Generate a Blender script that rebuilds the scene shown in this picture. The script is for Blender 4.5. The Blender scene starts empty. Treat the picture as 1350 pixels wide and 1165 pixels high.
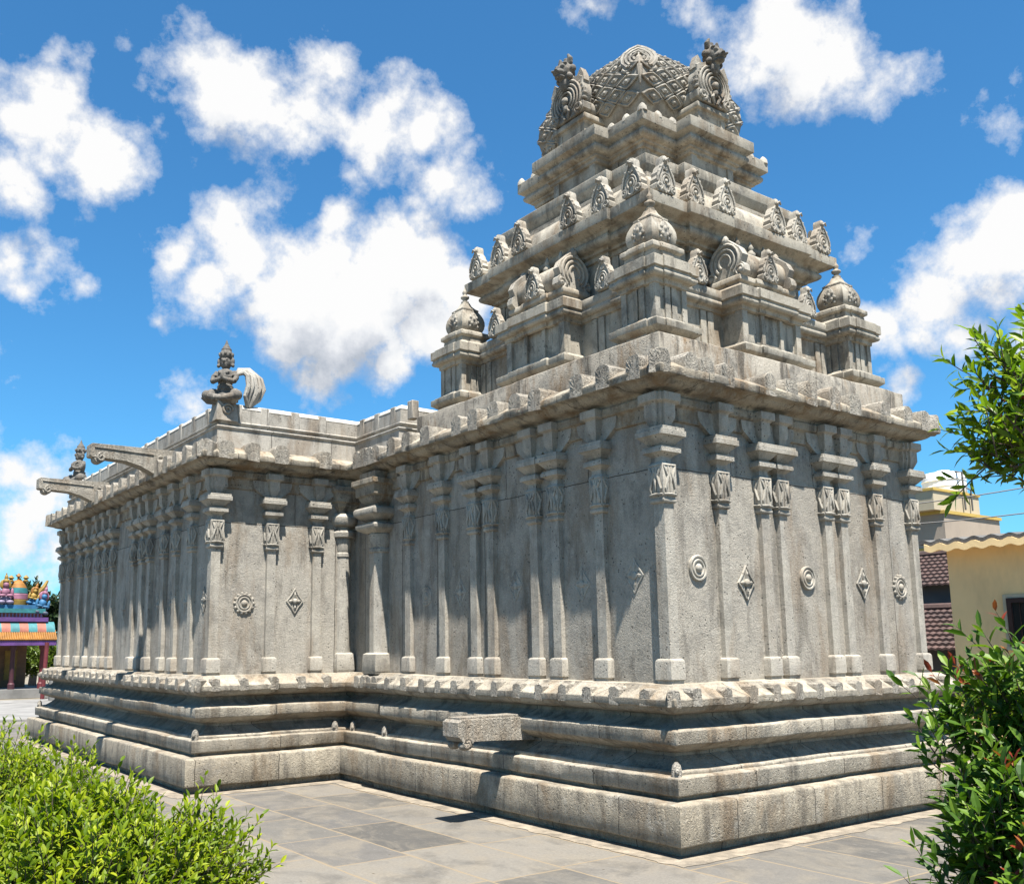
import bpy, bmesh, math, random
from mathutils import Vector, Matrix, noise
R = math.radians
random.seed(7)
scene = bpy.context.scene
COL = scene.collection

# ------------------------------------------------------------------ materials
K = 0.62      # albedo trim that goes with the exposure below
def new_mat(name):
    m = bpy.data.materials.new(name); m.use_nodes = True
    nt = m.node_tree; nt.nodes.clear()
    return m, nt
class N:
    """tiny node helper"""
    def __init__(s, nt): s.nt = nt
    def n(s, typ, **kw):
        nd = s.nt.nodes.new(typ)
        for k, v in kw.items():
            if k.startswith('i_'):
                key = k[2:]
                nd.inputs[int(key) if key.isdigit() else key.replace('_', ' ')].default_value = v
            else: setattr(nd, k, v)
        return nd
    def l(s, a, b): s.nt.links.new(a, b)
    def math(s, op, a, b=None, c=None, clamp=False):
        nd = s.nt.nodes.new('ShaderNodeMath'); nd.operation = op; nd.use_clamp = clamp
        for i, x in enumerate((a, b, c)):
            if x is None: continue
            if isinstance(x, (int, float)): nd.inputs[i].default_value = x
            else: s.l(x, nd.inputs[i])
        return nd.outputs[0]
    def mix(s, f, a, b, bt='MIX'):
        nd = s.nt.nodes.new('ShaderNodeMix'); nd.data_type = 'RGBA'; nd.blend_type = bt
        for i, x in ((0, f), (6, a), (7, b)):
            if isinstance(x, (int, float)): nd.inputs[i].default_value = x
            elif isinstance(x, tuple): nd.inputs[i].default_value = (*x, 1) if len(x) == 3 else x
            else: s.l(x, nd.inputs[i])
        return nd.outputs[2]
    def ramp(s, f, pts):
        nd = s.nt.nodes.new('ShaderNodeValToRGB'); e = nd.color_ramp.elements
        while len(e) < len(pts): e.new(0.5)
        for el, (p, c) in zip(e, pts):
            el.position = p; el.color = (*c, 1) if isinstance(c, tuple) else (c, c, c, 1)
        s.l(f, nd.inputs[0]); return nd.outputs[0]
    def noise(s, vec, scale, detail=5, rough=0.55, dist=0.0):
        nd = s.n('ShaderNodeTexNoise'); nd.inputs['Scale'].default_value = scale
        nd.inputs['Detail'].default_value = detail; nd.inputs['Roughness'].default_value = rough
        nd.inputs['Distortion'].default_value = dist
        if vec is not None: s.l(vec, nd.inputs['Vector'])
        return nd.outputs[0]
    def scale(s, vec, v):
        nd = s.n('ShaderNodeVectorMath', operation='MULTIPLY'); s.l(vec, nd.inputs[0]); nd.inputs[1].default_value = v
        return nd.outputs[0]
    def out(s, sh):
        o = s.n('ShaderNodeOutputMaterial'); s.l(sh, o.inputs['Surface'])

def stone(name, base=(0.40, 0.375, 0.33), alt=(0.30, 0.29, 0.275), bump=0.35, chisel=0.0, stain=0.55, seam=None, rough=0.85, dark=0.35):
    m, nt = new_mat(name); g = N(nt)
    pos = g.n('ShaderNodeNewGeometry').outputs['Position']
    big = g.noise(pos, 0.9, 5, 0.62)
    c = g.mix(g.ramp(big, [(0.36, 0.0), (0.62, 1.0)]), base, alt)
    med = g.noise(pos, 6, 7, 0.68)
    c = g.mix(g.ramp(med, [(0.32, 0.8), (0.60, 0.0)]), c, tuple(x * 1.28 for x in base))
    seamf = None
    if seam:
        w, hh, z0, mort = seam
        sp = g.n('ShaderNodeSeparateXYZ'); g.l(pos, sp.inputs[0])
        cb = g.n('ShaderNodeCombineXYZ'); g.l(g.math('ADD', g.math('ADD', sp.outputs[0], sp.outputs[1]), 50.13), cb.inputs[0])
        g.l(g.math('SUBTRACT', sp.outputs[2], z0), cb.inputs[1])
        wob = g.n('ShaderNodeTexNoise'); wob.inputs['Scale'].default_value = 5; wob.inputs['Detail'].default_value = 4; g.l(pos, wob.inputs['Vector'])
        wv = g.n('ShaderNodeVectorMath', operation='MULTIPLY_ADD'); g.l(wob.outputs['Color'], wv.inputs[0]); wv.inputs[1].default_value = (0.03, 0.02, 0.0); g.l(cb.outputs[0], wv.inputs[2])
        br = g.n('ShaderNodeTexBrick'); g.l(wv.outputs[0], br.inputs['Vector']); br.squash = 0.72; br.squash_frequency = 2; br.offset = 0.41
        br.inputs['Scale'].default_value = 1; br.inputs['Brick Width'].default_value = w; br.inputs['Row Height'].default_value = hh
        br.inputs['Mortar Size'].default_value = mort; br.inputs['Mortar Smooth'].default_value = 0.3
        br.inputs['Color1'].default_value = (0, 0, 0, 1); br.inputs['Color2'].default_value = (1, 1, 1, 1); br.inputs['Mortar'].default_value = (0.5, 0.5, 0.5, 1)
        c = g.mix(g.ramp(br.outputs['Color'], [(0.0, 0.0), (0.45, 0.1), (1.0, 0.62)]), c, g.mix(0.55, c, (0.25, 0.20, 0.14)))
        c = g.mix(g.ramp(br.outputs['Color'], [(0.0, 0.45), (0.3, 0.0)]), c, tuple(x * 1.2 for x in base))
        seamf = br.outputs['Fac']
    # grey lichen patches
    li = g.noise(g.scale(pos, (1, 1, 0.8)), 2.6, 9, 0.72, 0.5)
    c = g.mix(g.math('MULTIPLY', g.ramp(li, [(0.52, 0.0), (0.60, 1.0)]), dark), c, (0.135, 0.13, 0.12))
    pl = g.noise(g.scale(pos, (1, 1, 0.9)), 4.5, 9, 0.72, 0.4)
    c = g.mix(g.ramp(pl, [(0.56, 0.0), (0.66, 0.55)]), c, (0.60, 0.575, 0.52))
    # rust brown and black rain streaks
    st = g.noise(g.scale(pos, (2.2, 2.2, 0.6)), 1.25, 8, 0.66, 0.4)
    c = g.mix(g.math('MULTIPLY', g.ramp(st, [(0.51, 0.0), (0.63, 1.0)]), stain), c, (0.235, 0.15, 0.075))
    st2 = g.noise(g.scale(pos, (3.4, 3.4, 0.6)), 1.5, 8, 0.66, 0.35)
    c = g.mix(g.math('MULTIPLY', g.ramp(st2, [(0.53, 0.0), (0.64, 1.0)]), stain * 1.05), c, (0.085, 0.075, 0.062))
    # grain
    gr = g.noise(pos, 95, 3, 0.8)
    c = g.mix(g.ramp(gr, [(0.36, 0.42), (0.5, 0.0)]), c, (0.10, 0.09, 0.075))
    gr2 = g.noise(pos, 38, 5, 0.8)
    c = g.mix(g.ramp(gr2, [(0.5, 0.0), (0.7, 0.3)]), c, (0.58, 0.56, 0.52))
    vo = g.n('ShaderNodeTexVoronoi', feature='F1'); vo.inputs['Scale'].default_value = 20; g.l(pos, vo.inputs['Vector'])
    pit = g.ramp(vo.outputs['Distance'], [(0.0, 1.0), (0.13, 1.0), (0.22, 0.0)])
    pitm = g.math('MULTIPLY', pit, g.ramp(g.noise(pos, 4, 3), [(0.5, 0.0), (0.58, 1.0)]))
    c = g.mix(g.math('MULTIPLY', pitm, 0.75), c, (0.05, 0.045, 0.038))
    h = g.math('MULTIPLY', gr2, 0.45)
    h = g.math('ADD', h, g.math('MULTIPLY', med, 0.45))
    h = g.math('SUBTRACT', h, g.math('MULTIPLY', pitm, 0.6))
    if chisel:
        dn = g.n('ShaderNodeTexNoise'); dn.inputs['Scale'].default_value = 9; g.l(pos, dn.inputs['Vector'])
        dv = g.n('ShaderNodeVectorMath', operation='MULTIPLY_ADD'); g.l(dn.outputs['Color'], dv.inputs[0]); dv.inputs[1].default_value = (0.12,) * 3; g.l(pos, dv.inputs[2])
        rn = g.noise(dv.outputs[0], 20, 2, 0.5, 1.5)
        ridge = g.math('ABSOLUTE', g.math('SUBTRACT', rn, 0.5))
        worm = g.ramp(ridge, [(0.0, 0.0), (0.09, 1.0)])
        h = g.math('ADD', h, g.math('MULTIPLY', worm, chisel))
        c = g.mix(g.math('MULTIPLY', g.math('SUBTRACT', 1.0, worm), 0.30 * min(1, chisel)), c, (0.09, 0.085, 0.075))
    if seamf is not None:
        c = g.mix(g.math('MULTIPLY', seamf, 0.85), c, (0.05, 0.042, 0.034))
        h = g.math('SUBTRACT', h, g.math('MULTIPLY', seamf, 1.4))
    bp = g.n('ShaderNodeBump'); bp.inputs['Strength'].default_value = bump; bp.inputs['Distance'].default_value = 0.035
    g.l(h, bp.inputs['Height'])
    b = g.n('ShaderNodeBsdfPrincipled'); b.inputs['Roughness'].default_value = rough
    b.inputs['Specular IOR Level'].default_value = 0.25
    c = g.mix(1.0, c, (K * 1.02, K * 0.985, K * 0.925), 'MULTIPLY')
    g.l(c, b.inputs['Base Color']); g.l(bp.outputs[0], b.inputs['Normal']); g.out(b.outputs[0])
    return m

def plain(name, col, rough=0.6, var=0.15, scale=6, bump=0.1, metal=0.0, dirt=None, k=K):
    m, nt = new_mat(name); g = N(nt)
    pos = g.n('ShaderNodeNewGeometry').outputs['Position']
    n = g.noise(pos, scale, 5, 0.6)
    c = g.mix(g.ramp(n, [(0.3, 0.0), (0.7, 1.0)]), tuple(x * (1 - var) for x in col), tuple(min(1, x * (1 + var)) for x in col))
    if dirt:
        d = g.noise(g.scale(pos, (1, 1, 0.4)), 1.6, 6, 0.65)
        c = g.mix(g.ramp(d, [(0.5, 0.0), (0.75, 0.6)]), c, dirt)
    b = g.n('ShaderNodeBsdfPrincipled'); b.inputs['Roughness'].default_value = rough; b.inputs['Metallic'].default_value = metal
    bp = g.n('ShaderNodeBump'); bp.inputs['Strength'].default_value = bump; bp.inputs['Distance'].default_value = 0.02
    g.l(g.noise(pos, scale * 6, 3), bp.inputs['Height']); g.l(bp.outputs[0], b.inputs['Normal'])
    c = g.mix(1.0, c, (k, k, k), 'MULTIPLY')
    g.l(c, b.inputs['Base Color']); g.out(b.outputs[0]); return m

def leaf_mat(name, c1, c2, c3, trans=0.35, rough=0.38):
    m, nt = new_mat(name); g = N(nt)
    geo = g.n('ShaderNodeNewGeometry')
    c = g.ramp(geo.outputs['Random Per Island'], [(0.0, c1), (0.55, c2), (1.0, c3)])
    nn = g.noise(geo.outputs['Position'], 4, 3)
    c = g.mix(g.ramp(nn, [(0.35, 0.0), (0.65, 0.45)]), c, c1)
    c = g.mix(1.0, c, (0.64, 0.64, 0.64), 'MULTIPLY')
    b = g.n('ShaderNodeBsdfPrincipled'); b.inputs['Roughness'].default_value = rough; b.inputs['Specular IOR Level'].default_value = 0.3; g.l(c, b.inputs['Base Color'])
    t = g.n('ShaderNodeBsdfTranslucent'); hs = g.mix(1.0, c, (1.0, 1.15, 0.55), 'MULTIPLY'); g.l(hs, t.inputs['Color'])
    mx = g.n('ShaderNodeMixShader'); mx.inputs[0].default_value = trans
    g.l(b.outputs[0], mx.inputs[1]); g.l(t.outputs[0], mx.inputs[2]); g.out(mx.outputs[0]); return m

M = {}
M['plinth'] = stone('plinth_stone', (0.49, 0.445, 0.36), (0.36, 0.325, 0.265), bump=0.40, chisel=0.7, stain=0.5, seam=(1.55, 50, -20, 0.006), dark=0.5)
M['mould'] = stone('moulding_stone', (0.49, 0.45, 0.375), (0.38, 0.35, 0.30), bump=0.42, chisel=0.45, stain=0.55, seam=(1.9, 50, -20, 0.006), dark=0.45)
M['wall'] = stone('wall_stone', (0.475, 0.45, 0.40), (0.40, 0.385, 0.355), bump=0.40, chisel=0.26, stain=0.42, seam=(1.37, 2.07, 1.28, 0.006), dark=0.3)
M['pil'] = stone('pilaster_stone', (0.50, 0.475, 0.42), (0.42, 0.40, 0.365), bump=0.36, chisel=0.2, stain=0.32, dark=0.3)
M['corn'] = stone('cornice_stone', (0.46, 0.415, 0.335), (0.34, 0.305, 0.25), bump=0.45, chisel=0.3, stain=0.8, seam=(1.05, 50, -20, 0.007), dark=0.6)
M['knob'] = stone('carved_block_stone', (0.48, 0.45, 0.395), (0.37, 0.35, 0.315), bump=0.6, chisel=0.9, stain=0.4, dark=0.5)
M['band'] = stone('band_stone', (0.47, 0.44, 0.385), (0.31, 0.295, 0.265), bump=0.42, chisel=0.2, stain=0.85, seam=(1.4, 50, -20, 0.005), dark=0.7)
M['tower'] = stone('tower_stone', (0.51, 0.475, 0.405), (0.38, 0.355, 0.305), bump=0.2, chisel=0.0, stain=0.55, dark=0.55)
M['carve'] = stone('ornament_stone', (0.50, 0.475, 0.42), (0.34, 0.325, 0.295), bump=0.22, stain=0.35, dark=0.6)
M['dome'] = stone('dome_stone', (0.43, 0.41, 0.365), (0.27, 0.26, 0.24), bump=0.28, stain=0.4, dark=0.75)
M['dark'] = stone('weathered_statue_stone', (0.15, 0.143, 0.133), (0.085, 0.082, 0.078), bump=0.3, stain=0.25, dark=0.6)
M['parapet'] = stone('parapet_stone', (0.50, 0.48, 0.44), (0.42, 0.41, 0.385), bump=0.26, chisel=0.15, stain=0.45, seam=(1.3, 50, -20, 0.005), dark=0.4)

# ------------------------------------------------------------------ mesh builder
class MB:
    def __init__(s): s.v = []; s.f = []; s.fm = []; s.mat = Matrix.Identity(4); s.mi = 0
    def _p(s, pts):
        b = len(s.v); s.v.extend([tuple(s.mat @ Vector(p)) for p in pts]); return b
    def face(s, idx): s.f.append(tuple(idx)); s.fm.append(s.mi)
    def box(s, c, size, top=(1, 1), rot=None):
        x, y, z = (q / 2 for q in size); tx, ty = top
        P = [(-x, -y, -z), (x, -y, -z), (x, y, -z), (-x, y, -z), (-x * tx, -y * ty, z), (x * tx, -y * ty, z), (x * tx, y * ty, z), (-x * tx, y * ty, z)]
        if rot is not None: P = [rot @ Vector(p) for p in P]
        b = s._p([(p[0] + c[0], p[1] + c[1], p[2] + c[2]) for p in P])
        for q in ((3, 2, 1, 0), (4, 5, 6, 7), (0, 1, 5, 4), (1, 2, 6, 5), (2, 3, 7, 6), (3, 0, 4, 7)): s.face([b + i for i in q])
    def b2(s, x0, x1, y0, y1, z0, z1, top=(1, 1)):
        s.box(((x0 + x1) / 2, (y0 + y1) / 2, (z0 + z1) / 2), (x1 - x0, y1 - y0, z1 - z0), top)
    def loft(s, rings, cap0=True, cap1=True, closed=True):
        n = len(rings[0]); b = [s._p(r) for r in rings]
        for k in range(len(rings) - 1):
            for i in range(n if closed else n - 1):
                j = (i + 1) % n; s.face((b[k] + i, b[k] + j, b[k + 1] + j, b[k + 1] + i))
        if cap0: s.face([b[0] + i for i in range(n)][::-1])
        if cap1: s.face([b[-1] + i for i in range(n)])
    def lathe(s, prof, c=(0, 0, 0), n=16, sq=0.0, rot=0.0):
        rings = []
        for r, z in prof:
            ring = []
            for i in range(n):
                a = 2 * math.pi * i / n + rot
                ca, sa = math.cos(a), math.sin(a)
                k = 1 / max(abs(ca), abs(sa)); rr = r * (1 - sq + sq * k)
                ring.append((c[0] + rr * ca, c[1] + rr * sa, c[2] + z))
            rings.append(ring)
        s.loft(rings)
    def tube(s, pts, rad, n=6, cap=True):
        pts = [Vector(p) for p in pts]; rings = []
        if isinstance(rad, (int, float)): rad = [rad] * len(pts)
        up = None
        for i, p in enumerate(pts):
            t = (pts[min(i + 1, len(pts) - 1)] - pts[max(i - 1, 0)])
            if t.length < 1e-9: t = Vector((0, 0, 1))
            t.normalize()
            if up is None: up = t.orthogonal().normalized()
            up = (up - t * up.dot(t)); up = up.normalized() if up.length > 1e-6 else t.orthogonal().normalized()
            w = t.cross(up)
            rings.append([tuple(p + (up * math.cos(2 * math.pi * k / n) + w * math.sin(2 * math.pi * k / n)) * rad[i]) for k in range(n)])
        s.loft(rings, cap, cap)
    def ell(s, c, r, n=12, m=8, rot=None):
        rings = []
        for j in range(m + 1):
            t = -math.pi / 2 + math.pi * j / m
            k = max(math.cos(t), 0.02)
            ring = [Vector((r[0] * k * math.cos(2 * math.pi * i / n), r[1] * k * math.sin(2 * math.pi * i / n), r[2] * math.sin(t))) for i in range(n)]
            if rot is not None: ring = [rot @ p for p in ring]
            rings.append([tuple(p + Vector(c)) for p in ring])
        s.loft(rings)
    def prism(s, pts, y0, y1, bev=0.0):
        """outline in x-z, extruded along y from y0 (front) to y1"""
        cx = sum(p[0] for p in pts) / len(pts); cz = sum(p[1] for p in pts) / len(pts)
        ring = lambda y, k: [(cx + (p[0] - cx) * k, y, cz + (p[1] - cz) * k) for p in pts]
        rs = [ring(y1, 1), ring(y0, 1)]
        if bev: rs = [ring(y1, 1), ring(y0 + bev, 1), ring(y0, 1 - bev * 1.6)]
        s.loft(rs)
    def build(s, name, mat, parent=None, loc=(0, 0, 0), rz=0.0, smooth=28, bevel=0.0, jit=0.0, step=0.0):
        me = bpy.data.meshes.new(name)
        v = s.v
        if jit:
            v = [tuple(Vector(p) + noise.noise_vector(Vector(p) * 6.0) * jit + noise.noise_vector(Vector(p) * 1.7 + Vector((9, 3, 5))) * jit * 1.2) for p in v]
        if step:
            v = [tuple(Vector(p) + noise.cell_vector(Vector(((p[0] + p[1]) / 1.15 + 0.37 * int(p[2] * 2), 3.3, 7.7))) * step) for p in v]
        me.from_pydata(v, [], s.f)
        for mm in (mat if isinstance(mat, list) else [mat]): me.materials.append(mm)
        if any(s.fm): me.polygons.foreach_set('material_index', s.fm)
        bm = bmesh.new(); bm.from_mesh(me); bmesh.ops.recalc_face_normals(bm, faces=bm.faces); bm.to_mesh(me); bm.free()
        if smooth:
            me.polygons.foreach_set('use_smooth', [True] * len(me.polygons)); me.set_sharp_from_angle(angle=R(smooth))
        me.update()
        o = bpy.data.objects.new(name, me); COL.objects.link(o); o.location = loc; o.rotation_euler = (0, 0, rz)
        if parent: o.parent = parent
        if bevel:
            bv = o.modifiers.new('Bevel', 'BEVEL'); bv.width = bevel; bv.segments = 2; bv.limit_method = 'ANGLE'; bv.angle_limit = R(40)
        return o

def empty(name, loc=(0, 0, 0), rz=0.0, parent=None):
    o = bpy.data.objects.new(name, None); COL.objects.link(o); o.location = loc; o.rotation_euler = (0, 0, rz)
    o.empty_display_size = 0.1
    if parent: o.parent = parent
    return o
def tag(o, label=None, cat=None, group=None, kind=None):
    for k, val in (('label', label), ('category', cat), ('group', group), ('kind', kind)):
        if val: o[k] = val
    return o
def kids(o): return [c for c in bpy.data.objects if c.parent == o]
def copy_tree(o, parent=None, loc=None, rz=None):
    ch = kids(o); c = o.copy(); COL.objects.link(c)
    if parent: c.parent = parent
    if loc is not None: c.location = loc
    if rz is not None: c.rotation_euler = (0, 0, rz)
    for k in ch: copy_tree(k, c)
    return c

# ---- swept mouldings round an orthogonal plan
def offset_poly(poly, d):
    n = len(poly); out = []
    for i in range(n):
        p0, p1, p2 = Vector(poly[i - 1]), Vector(poly[i]), Vector(poly[(i + 1) % n])
        a = (p1 - p0).normalized(); b = (p2 - p1).normalized()
        na = Vector((a.y, -a.x)); nb = Vector((b.y, -b.x))        # outward for CCW
        if abs(a.cross(b)) < 1e-6: out.append(tuple(p1 + na * d)); continue
        # orthogonal corner
        out.append(tuple(p1 + na * d + nb * d))
    return out
def chamf(prof, r):
    out = [prof[0]]
    for i in range(1, len(prof) - 1):
        p0, p, p2 = Vector(prof[i - 1]), Vector(prof[i]), Vector(prof[i + 1])
        a, b = p0 - p, p2 - p
        rr = min(r, a.length * 0.4, b.length * 0.4)
        if a.length < 1e-6 or b.length < 1e-6 or a.normalized().dot(b.normalized()) < -0.9: out.append(tuple(p)); continue
        out.append(tuple(p + a.normalized() * rr)); out.append(tuple(p + b.normalized() * rr))
    out.append(prof[-1]); return out
def arc(c, r, a0, a1, n=6):
    return [(c[0] + r[0] * math.cos(R(a0 + (a1 - a0) * i / n)), c[1] + r[1] * math.sin(R(a0 + (a1 - a0) * i / n))) for i in range(n + 1)]
def sweep(mb, poly, prof, step=0.15, cap1=False, cap0=False, r=0.008):
    """prof: (outward offset, z) from bottom to top"""
    if r: prof = chamf(prof, r)
    n = len(poly); segs = [max(1, int((Vector(poly[(i + 1) % n]) - Vector(poly[i])).length / step)) for i in range(n)]
    rings = []
    for d, z in prof:
        q = offset_poly(poly, d); ring = []
        for i in range(n):
            a, b = Vector(q[i]), Vector(q[(i + 1) % n])
            for k in range(segs[i]):
                p = a.lerp(b, k / segs[i]); ring.append((p.x, p.y, z))
        rings.append(ring)
    mb.loft(rings, cap0, cap1)
def sqplan(h, c, jogs=()):
    """square of half size h with stepped projections [(half width, out)] in each side (list from outer to inner)"""
    side = [(-h, -h)]
    y = -h
    L = []; Rr = []
    for a, p in jogs:
        L += [(-a, y), (-a, y - p)]; Rr = [(a, y - p), (a, y)] + Rr; y -= p
    side += L + Rr
    out = []
    for k in range(4):
        ca, sa = [(1, 0), (0, 1), (-1, 0), (0, -1)][k]
        out += [(c[0] + ca * x - sa * yy, c[1] + sa * x + ca * yy) for x, yy in side]
    return out

# ------------------------------------------------------------------ temple plan
W, LS, AY, LIN, PR, L2 = 5.156, 5.10, 5.31, 6.02, 2.066, 15.057
AR = 0.06
PLAN = [(0, 0), (W, 0), (W, AY), (W - AR, AY), (W - AR, LIN), (W + PR, LIN), (W + PR, L2), (-PR, L2), (-PR, LIN), (AR, LIN), (AR, AY), (0, AY)]
C0 = (W / 2, LS / 2)
temple = empty('stone_temple', (0, 0, 0))
tag(temple, 'grey granite temple with pilastered walls, moulded base and a tiered domed tower', 'temple')

mb = MB(); sweep(mb, PLAN, [(-0.12, -0.2), (-0.10, 0.004), (-0.006, 0.006), (0, 0.02), (0.0, 0.33), (-0.015, 0.345), (-0.2, 0.352)], 0.12)
mb.build('plinth', M['plinth'], temple, jit=0.006, step=0.010)
mb = MB()
sweep(mb, PLAN, [(-0.19, 0.33), (-0.17, 0.388), (-0.125, 0.392), (-0.115, 0.40), (-0.112, 0.54), (-0.13, 0.548), (-0.205, 0.552)] + arc((-0.225, 0.565), (0.025, 0.025), -30, 120, 4)
      + [(-0.25, 0.58), (-0.29, 0.60), (-0.34, 0.635), (-0.40, 0.69), (-0.415, 0.70)], 0.14, r=0.006)
mb.build('base_course', M['mould'], temple, jit=0.005, step=0.010)
mb = MB()
sweep(mb, PLAN, [(-0.40, 0.69), (-0.40, 0.725), (-0.33, 0.733), (-0.25, 0.765), (-0.185, 0.80), (-0.165, 0.81), (-0.16, 0.815), (-0.158, 0.928), (-0.17, 0.936), (-0.26, 0.95), (-0.33, 0.985), (-0.37, 1.02), (-0.37, 1.03)], 0.14)
mb.build('middle_course', M['mould'], temple, jit=0.005, step=0.010)
mb = MB()
sweep(mb, PLAN, [(-0.37, 1.02), (-0.37, 1.055), (-0.32, 1.06)] + arc((-0.30, 1.15), (0.15, 0.085), -85, -12, 5) + [(-0.138, 1.138), (-0.134, 1.145), (-0.134, 1.203), (-0.15, 1.212), (-0.295, 1.305), (-0.305, 1.322), (-0.46, 1.326)], 0.14, r=0.005)
mb.build('base_cornice', M['mould'], temple, jit=0.005, step=0.010)
mb = MB(); sweep(mb, PLAN, [(-0.45, 1.30), (-0.45, 3.36), (-0.455, 3.362), (-0.455, 4.06)], 0.3, r=0)
mb.build('wall', M['wall'], temple, jit=0.004)
mb = MB()
sweep(mb, PLAN, [(-0.46, 3.80), (-0.425, 3.805), (-0.42, 3.93), (-0.40, 3.945), (-0.375, 3.955), (-0.37, 4.03), (-0.39, 4.04), (-0.46, 4.045)], 0.15)
mb.build('entablature', M['corn'], temple, jit=0.004)
mb = MB()
sweep(mb, PLAN, [(-0.46, 4.03), (-0.39, 4.032), (-0.375, 4.06)] + arc((-0.36, 4.155), (0.15, 0.085), -85, -15, 6) + [(-0.19, 4.143), (-0.145, 4.15), (-0.138, 4.155), (-0.136, 4.225), (-0.15, 4.235), (-0.27, 4.31), (-0.37, 4.345), (-0.46, 4.36), (-0.7, 4.37)], 0.13, r=0.005, cap1=True)
mb.build('cornice', M['corn'], temple, jit=0.007, step=0.010)
# roof deck is the cap of the cornice; band under the tower
mb = MB(); sweep(mb, sqplan(2.138, C0), [(0.0, 4.30), (0.0, 4.66), (-0.015, 4.673), (-0.4, 4.676)], 0.15, cap1=True)
mb.build('tower_band', M['band'], temple, jit=0.007, step=0.010)

# parapet of the hall, with sloping coping and upright ribs
PP = [(0.06, LS - 0.3), (W - 0.06, LS - 0.3), (W - 0.06, LIN), (W + PR, LIN), (W + PR, L2), (-PR, L2), (-PR, LIN), (0.06, LIN)]
mb = MB(); sweep(mb, PP, [(-0.44, 4.30), (-0.445, 4.62), (-0.43, 4.628), (-0.425, 4.655), (-0.44, 4.665), (-0.485, 4.675), (-0.49, 4.70), (-0.47, 4.71), (-0.465, 4.735), (-0.49, 4.745), (-0.50, 4.75), (-0.50, 4.93), (-0.52, 4.94), (-0.72, 4.945), (-0.72, 4.3)], 0.2, r=0.004)
mb.build('parapet', M['parapet'], temple, jit=0.003)
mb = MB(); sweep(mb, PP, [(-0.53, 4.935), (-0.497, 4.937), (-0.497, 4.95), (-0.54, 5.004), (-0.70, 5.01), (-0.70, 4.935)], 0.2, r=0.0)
mb.build('coping', stone('pale_coping_stone', (0.80, 0.78, 0.74), (0.70, 0.68, 0.64), bump=0.15, stain=0.25, dark=0.25), temple, jit=0.003)  # coping strip coloured much paler than the parapet stone below it
mb = MB(); mb.box((0, 0.06, 0.115), (0.13, 0.11, 0.26)); rib = mb.build('parapet_rib', M['parapet'], temple, loc=(-PR + 0.75, LIN + 0.487, 4.75), bevel=0.012)
def rep(src, loc, rz=0.0): 
    c = src.copy(); COL.objects.link(c); c.location = loc; c.rotation_euler = (0, 0, rz); return c
for x in (1.15, 1.62, 2.05): rep(rib, (-PR + x, LIN + 0.487, 4.75))
for k in range(15): rep(rib, (-PR + 0.487, LIN + 1.0 + k * 0.55, 4.752), -math.pi / 2)
for y in (5.05, 5.5, 5.95, 6.38): rep(rib, (0.547, y, 4.752), -math.pi / 2)

# ------------------------------------------------------------------ blocks on the cornices
def block_mesh(w, h, dep, seed, rays=True):
    rnd = random.Random(seed); mb = MB()
    hw = w / 2
    f = [(-hw, 0.0), (-hw * 1.02, h * .45), (-hw * .97, h * .78), (-hw * .78, h * .92), (-hw * .4, h * .985), (0, h), (hw * .4, h * .985), (hw * .78, h * .92), (hw * .97, h * .78), (hw * 1.02, h * .45), (hw, 0.0)]
    f = [(x + rnd.uniform(-.008, .008), z + rnd.uniform(-.008, .008)) for x, z in f]
    rings = []
    for y, k, kz in ((dep, 0.86, 1.0), (dep * 0.5, 0.95, 1.02), (0.012, 1.0, 1.0), (0.0, 0.95, 0.985)):
        rings.append([(x * k, y, z * kz) for x, z in f])
    mb.loft(rings)
    for a in (range(20, 161, 20) if rays else ()):       # low fan rays on the front
        ca, sa = math.cos(R(a)), math.sin(R(a)); e = 0.9 / max(abs(ca) / (hw * .95), abs(sa) / (h * .68))
        mb.tube([(ca * .25 * e, 0.002, h * .26 + sa * .25 * e), (e * ca * .95, 0.001, h * 0.26 + e * sa * .95)], [0.003, 0.006], 5)
    if rays: mb.ell((0, 0.004, h * 0.26), (0.018, 0.008, 0.018), 8, 6)
    return mb
kn = [block_mesh(0.20, 0.25, 0.36, s).build('cornice_block', M['knob'], temple, loc=(0, 0, -5), jit=0.004) for s in range(3)]
bn = [block_mesh(0.125, 0.155, 0.19, 10 + s, False).build('base_cornice_block', M['knob'], temple, loc=(0, 0, -5), jit=0.003) for s in range(3)]
used = {}
cnt = [0]
def place(tpls, loc, rz):
    t = tpls[cnt[0] % 3]; cnt[0] += 1
    o = t if t.name not in used else rep(t, loc, rz)
    used[t.name] = 1; o.location = loc; o.rotation_euler = (0, 0, rz + random.uniform(-.04, .04))
    s = random.uniform(0.92, 1.08); o.scale = (s, 1, random.uniform(0.93, 1.06)); return o
RX, RL = 0.0, -math.pi / 2
KR = [0.58, 0.80, 1.10, 1.76, 2.11, 2.45, 2.87, 3.25, 3.85, 4.32, 4.70]
KL = [0.48, 0.89, 1.27, 1.93, 2.27, 2.66, 3.05, 3.38, 4.06, 4.50, 4.87]
KW = [0.47, 0.85, 1.26, 1.93]
KV = [0.45, 0.85, 1.25, 1.65, 2.05, 2.45, 2.95, 3.4, 3.85, 4.3, 4.75, 5.25, 5.7, 6.2, 6.7, 7.2, 7.7, 8.2, 8.6]
zt = 4.152; d = 0.135
for x in KR: place(kn, (x, d, zt), RX)
for y in KL: place(kn, (d, y, zt), RL)
for x in KW: place(kn, (-PR + x, LIN + d, zt), RX)
for y in KV: place(kn, (-PR + d, LIN + y, zt), RL)
for y in (5.38, 5.55, 5.72, 5.9): place(kn, (AR + d, y, zt), RL)
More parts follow.
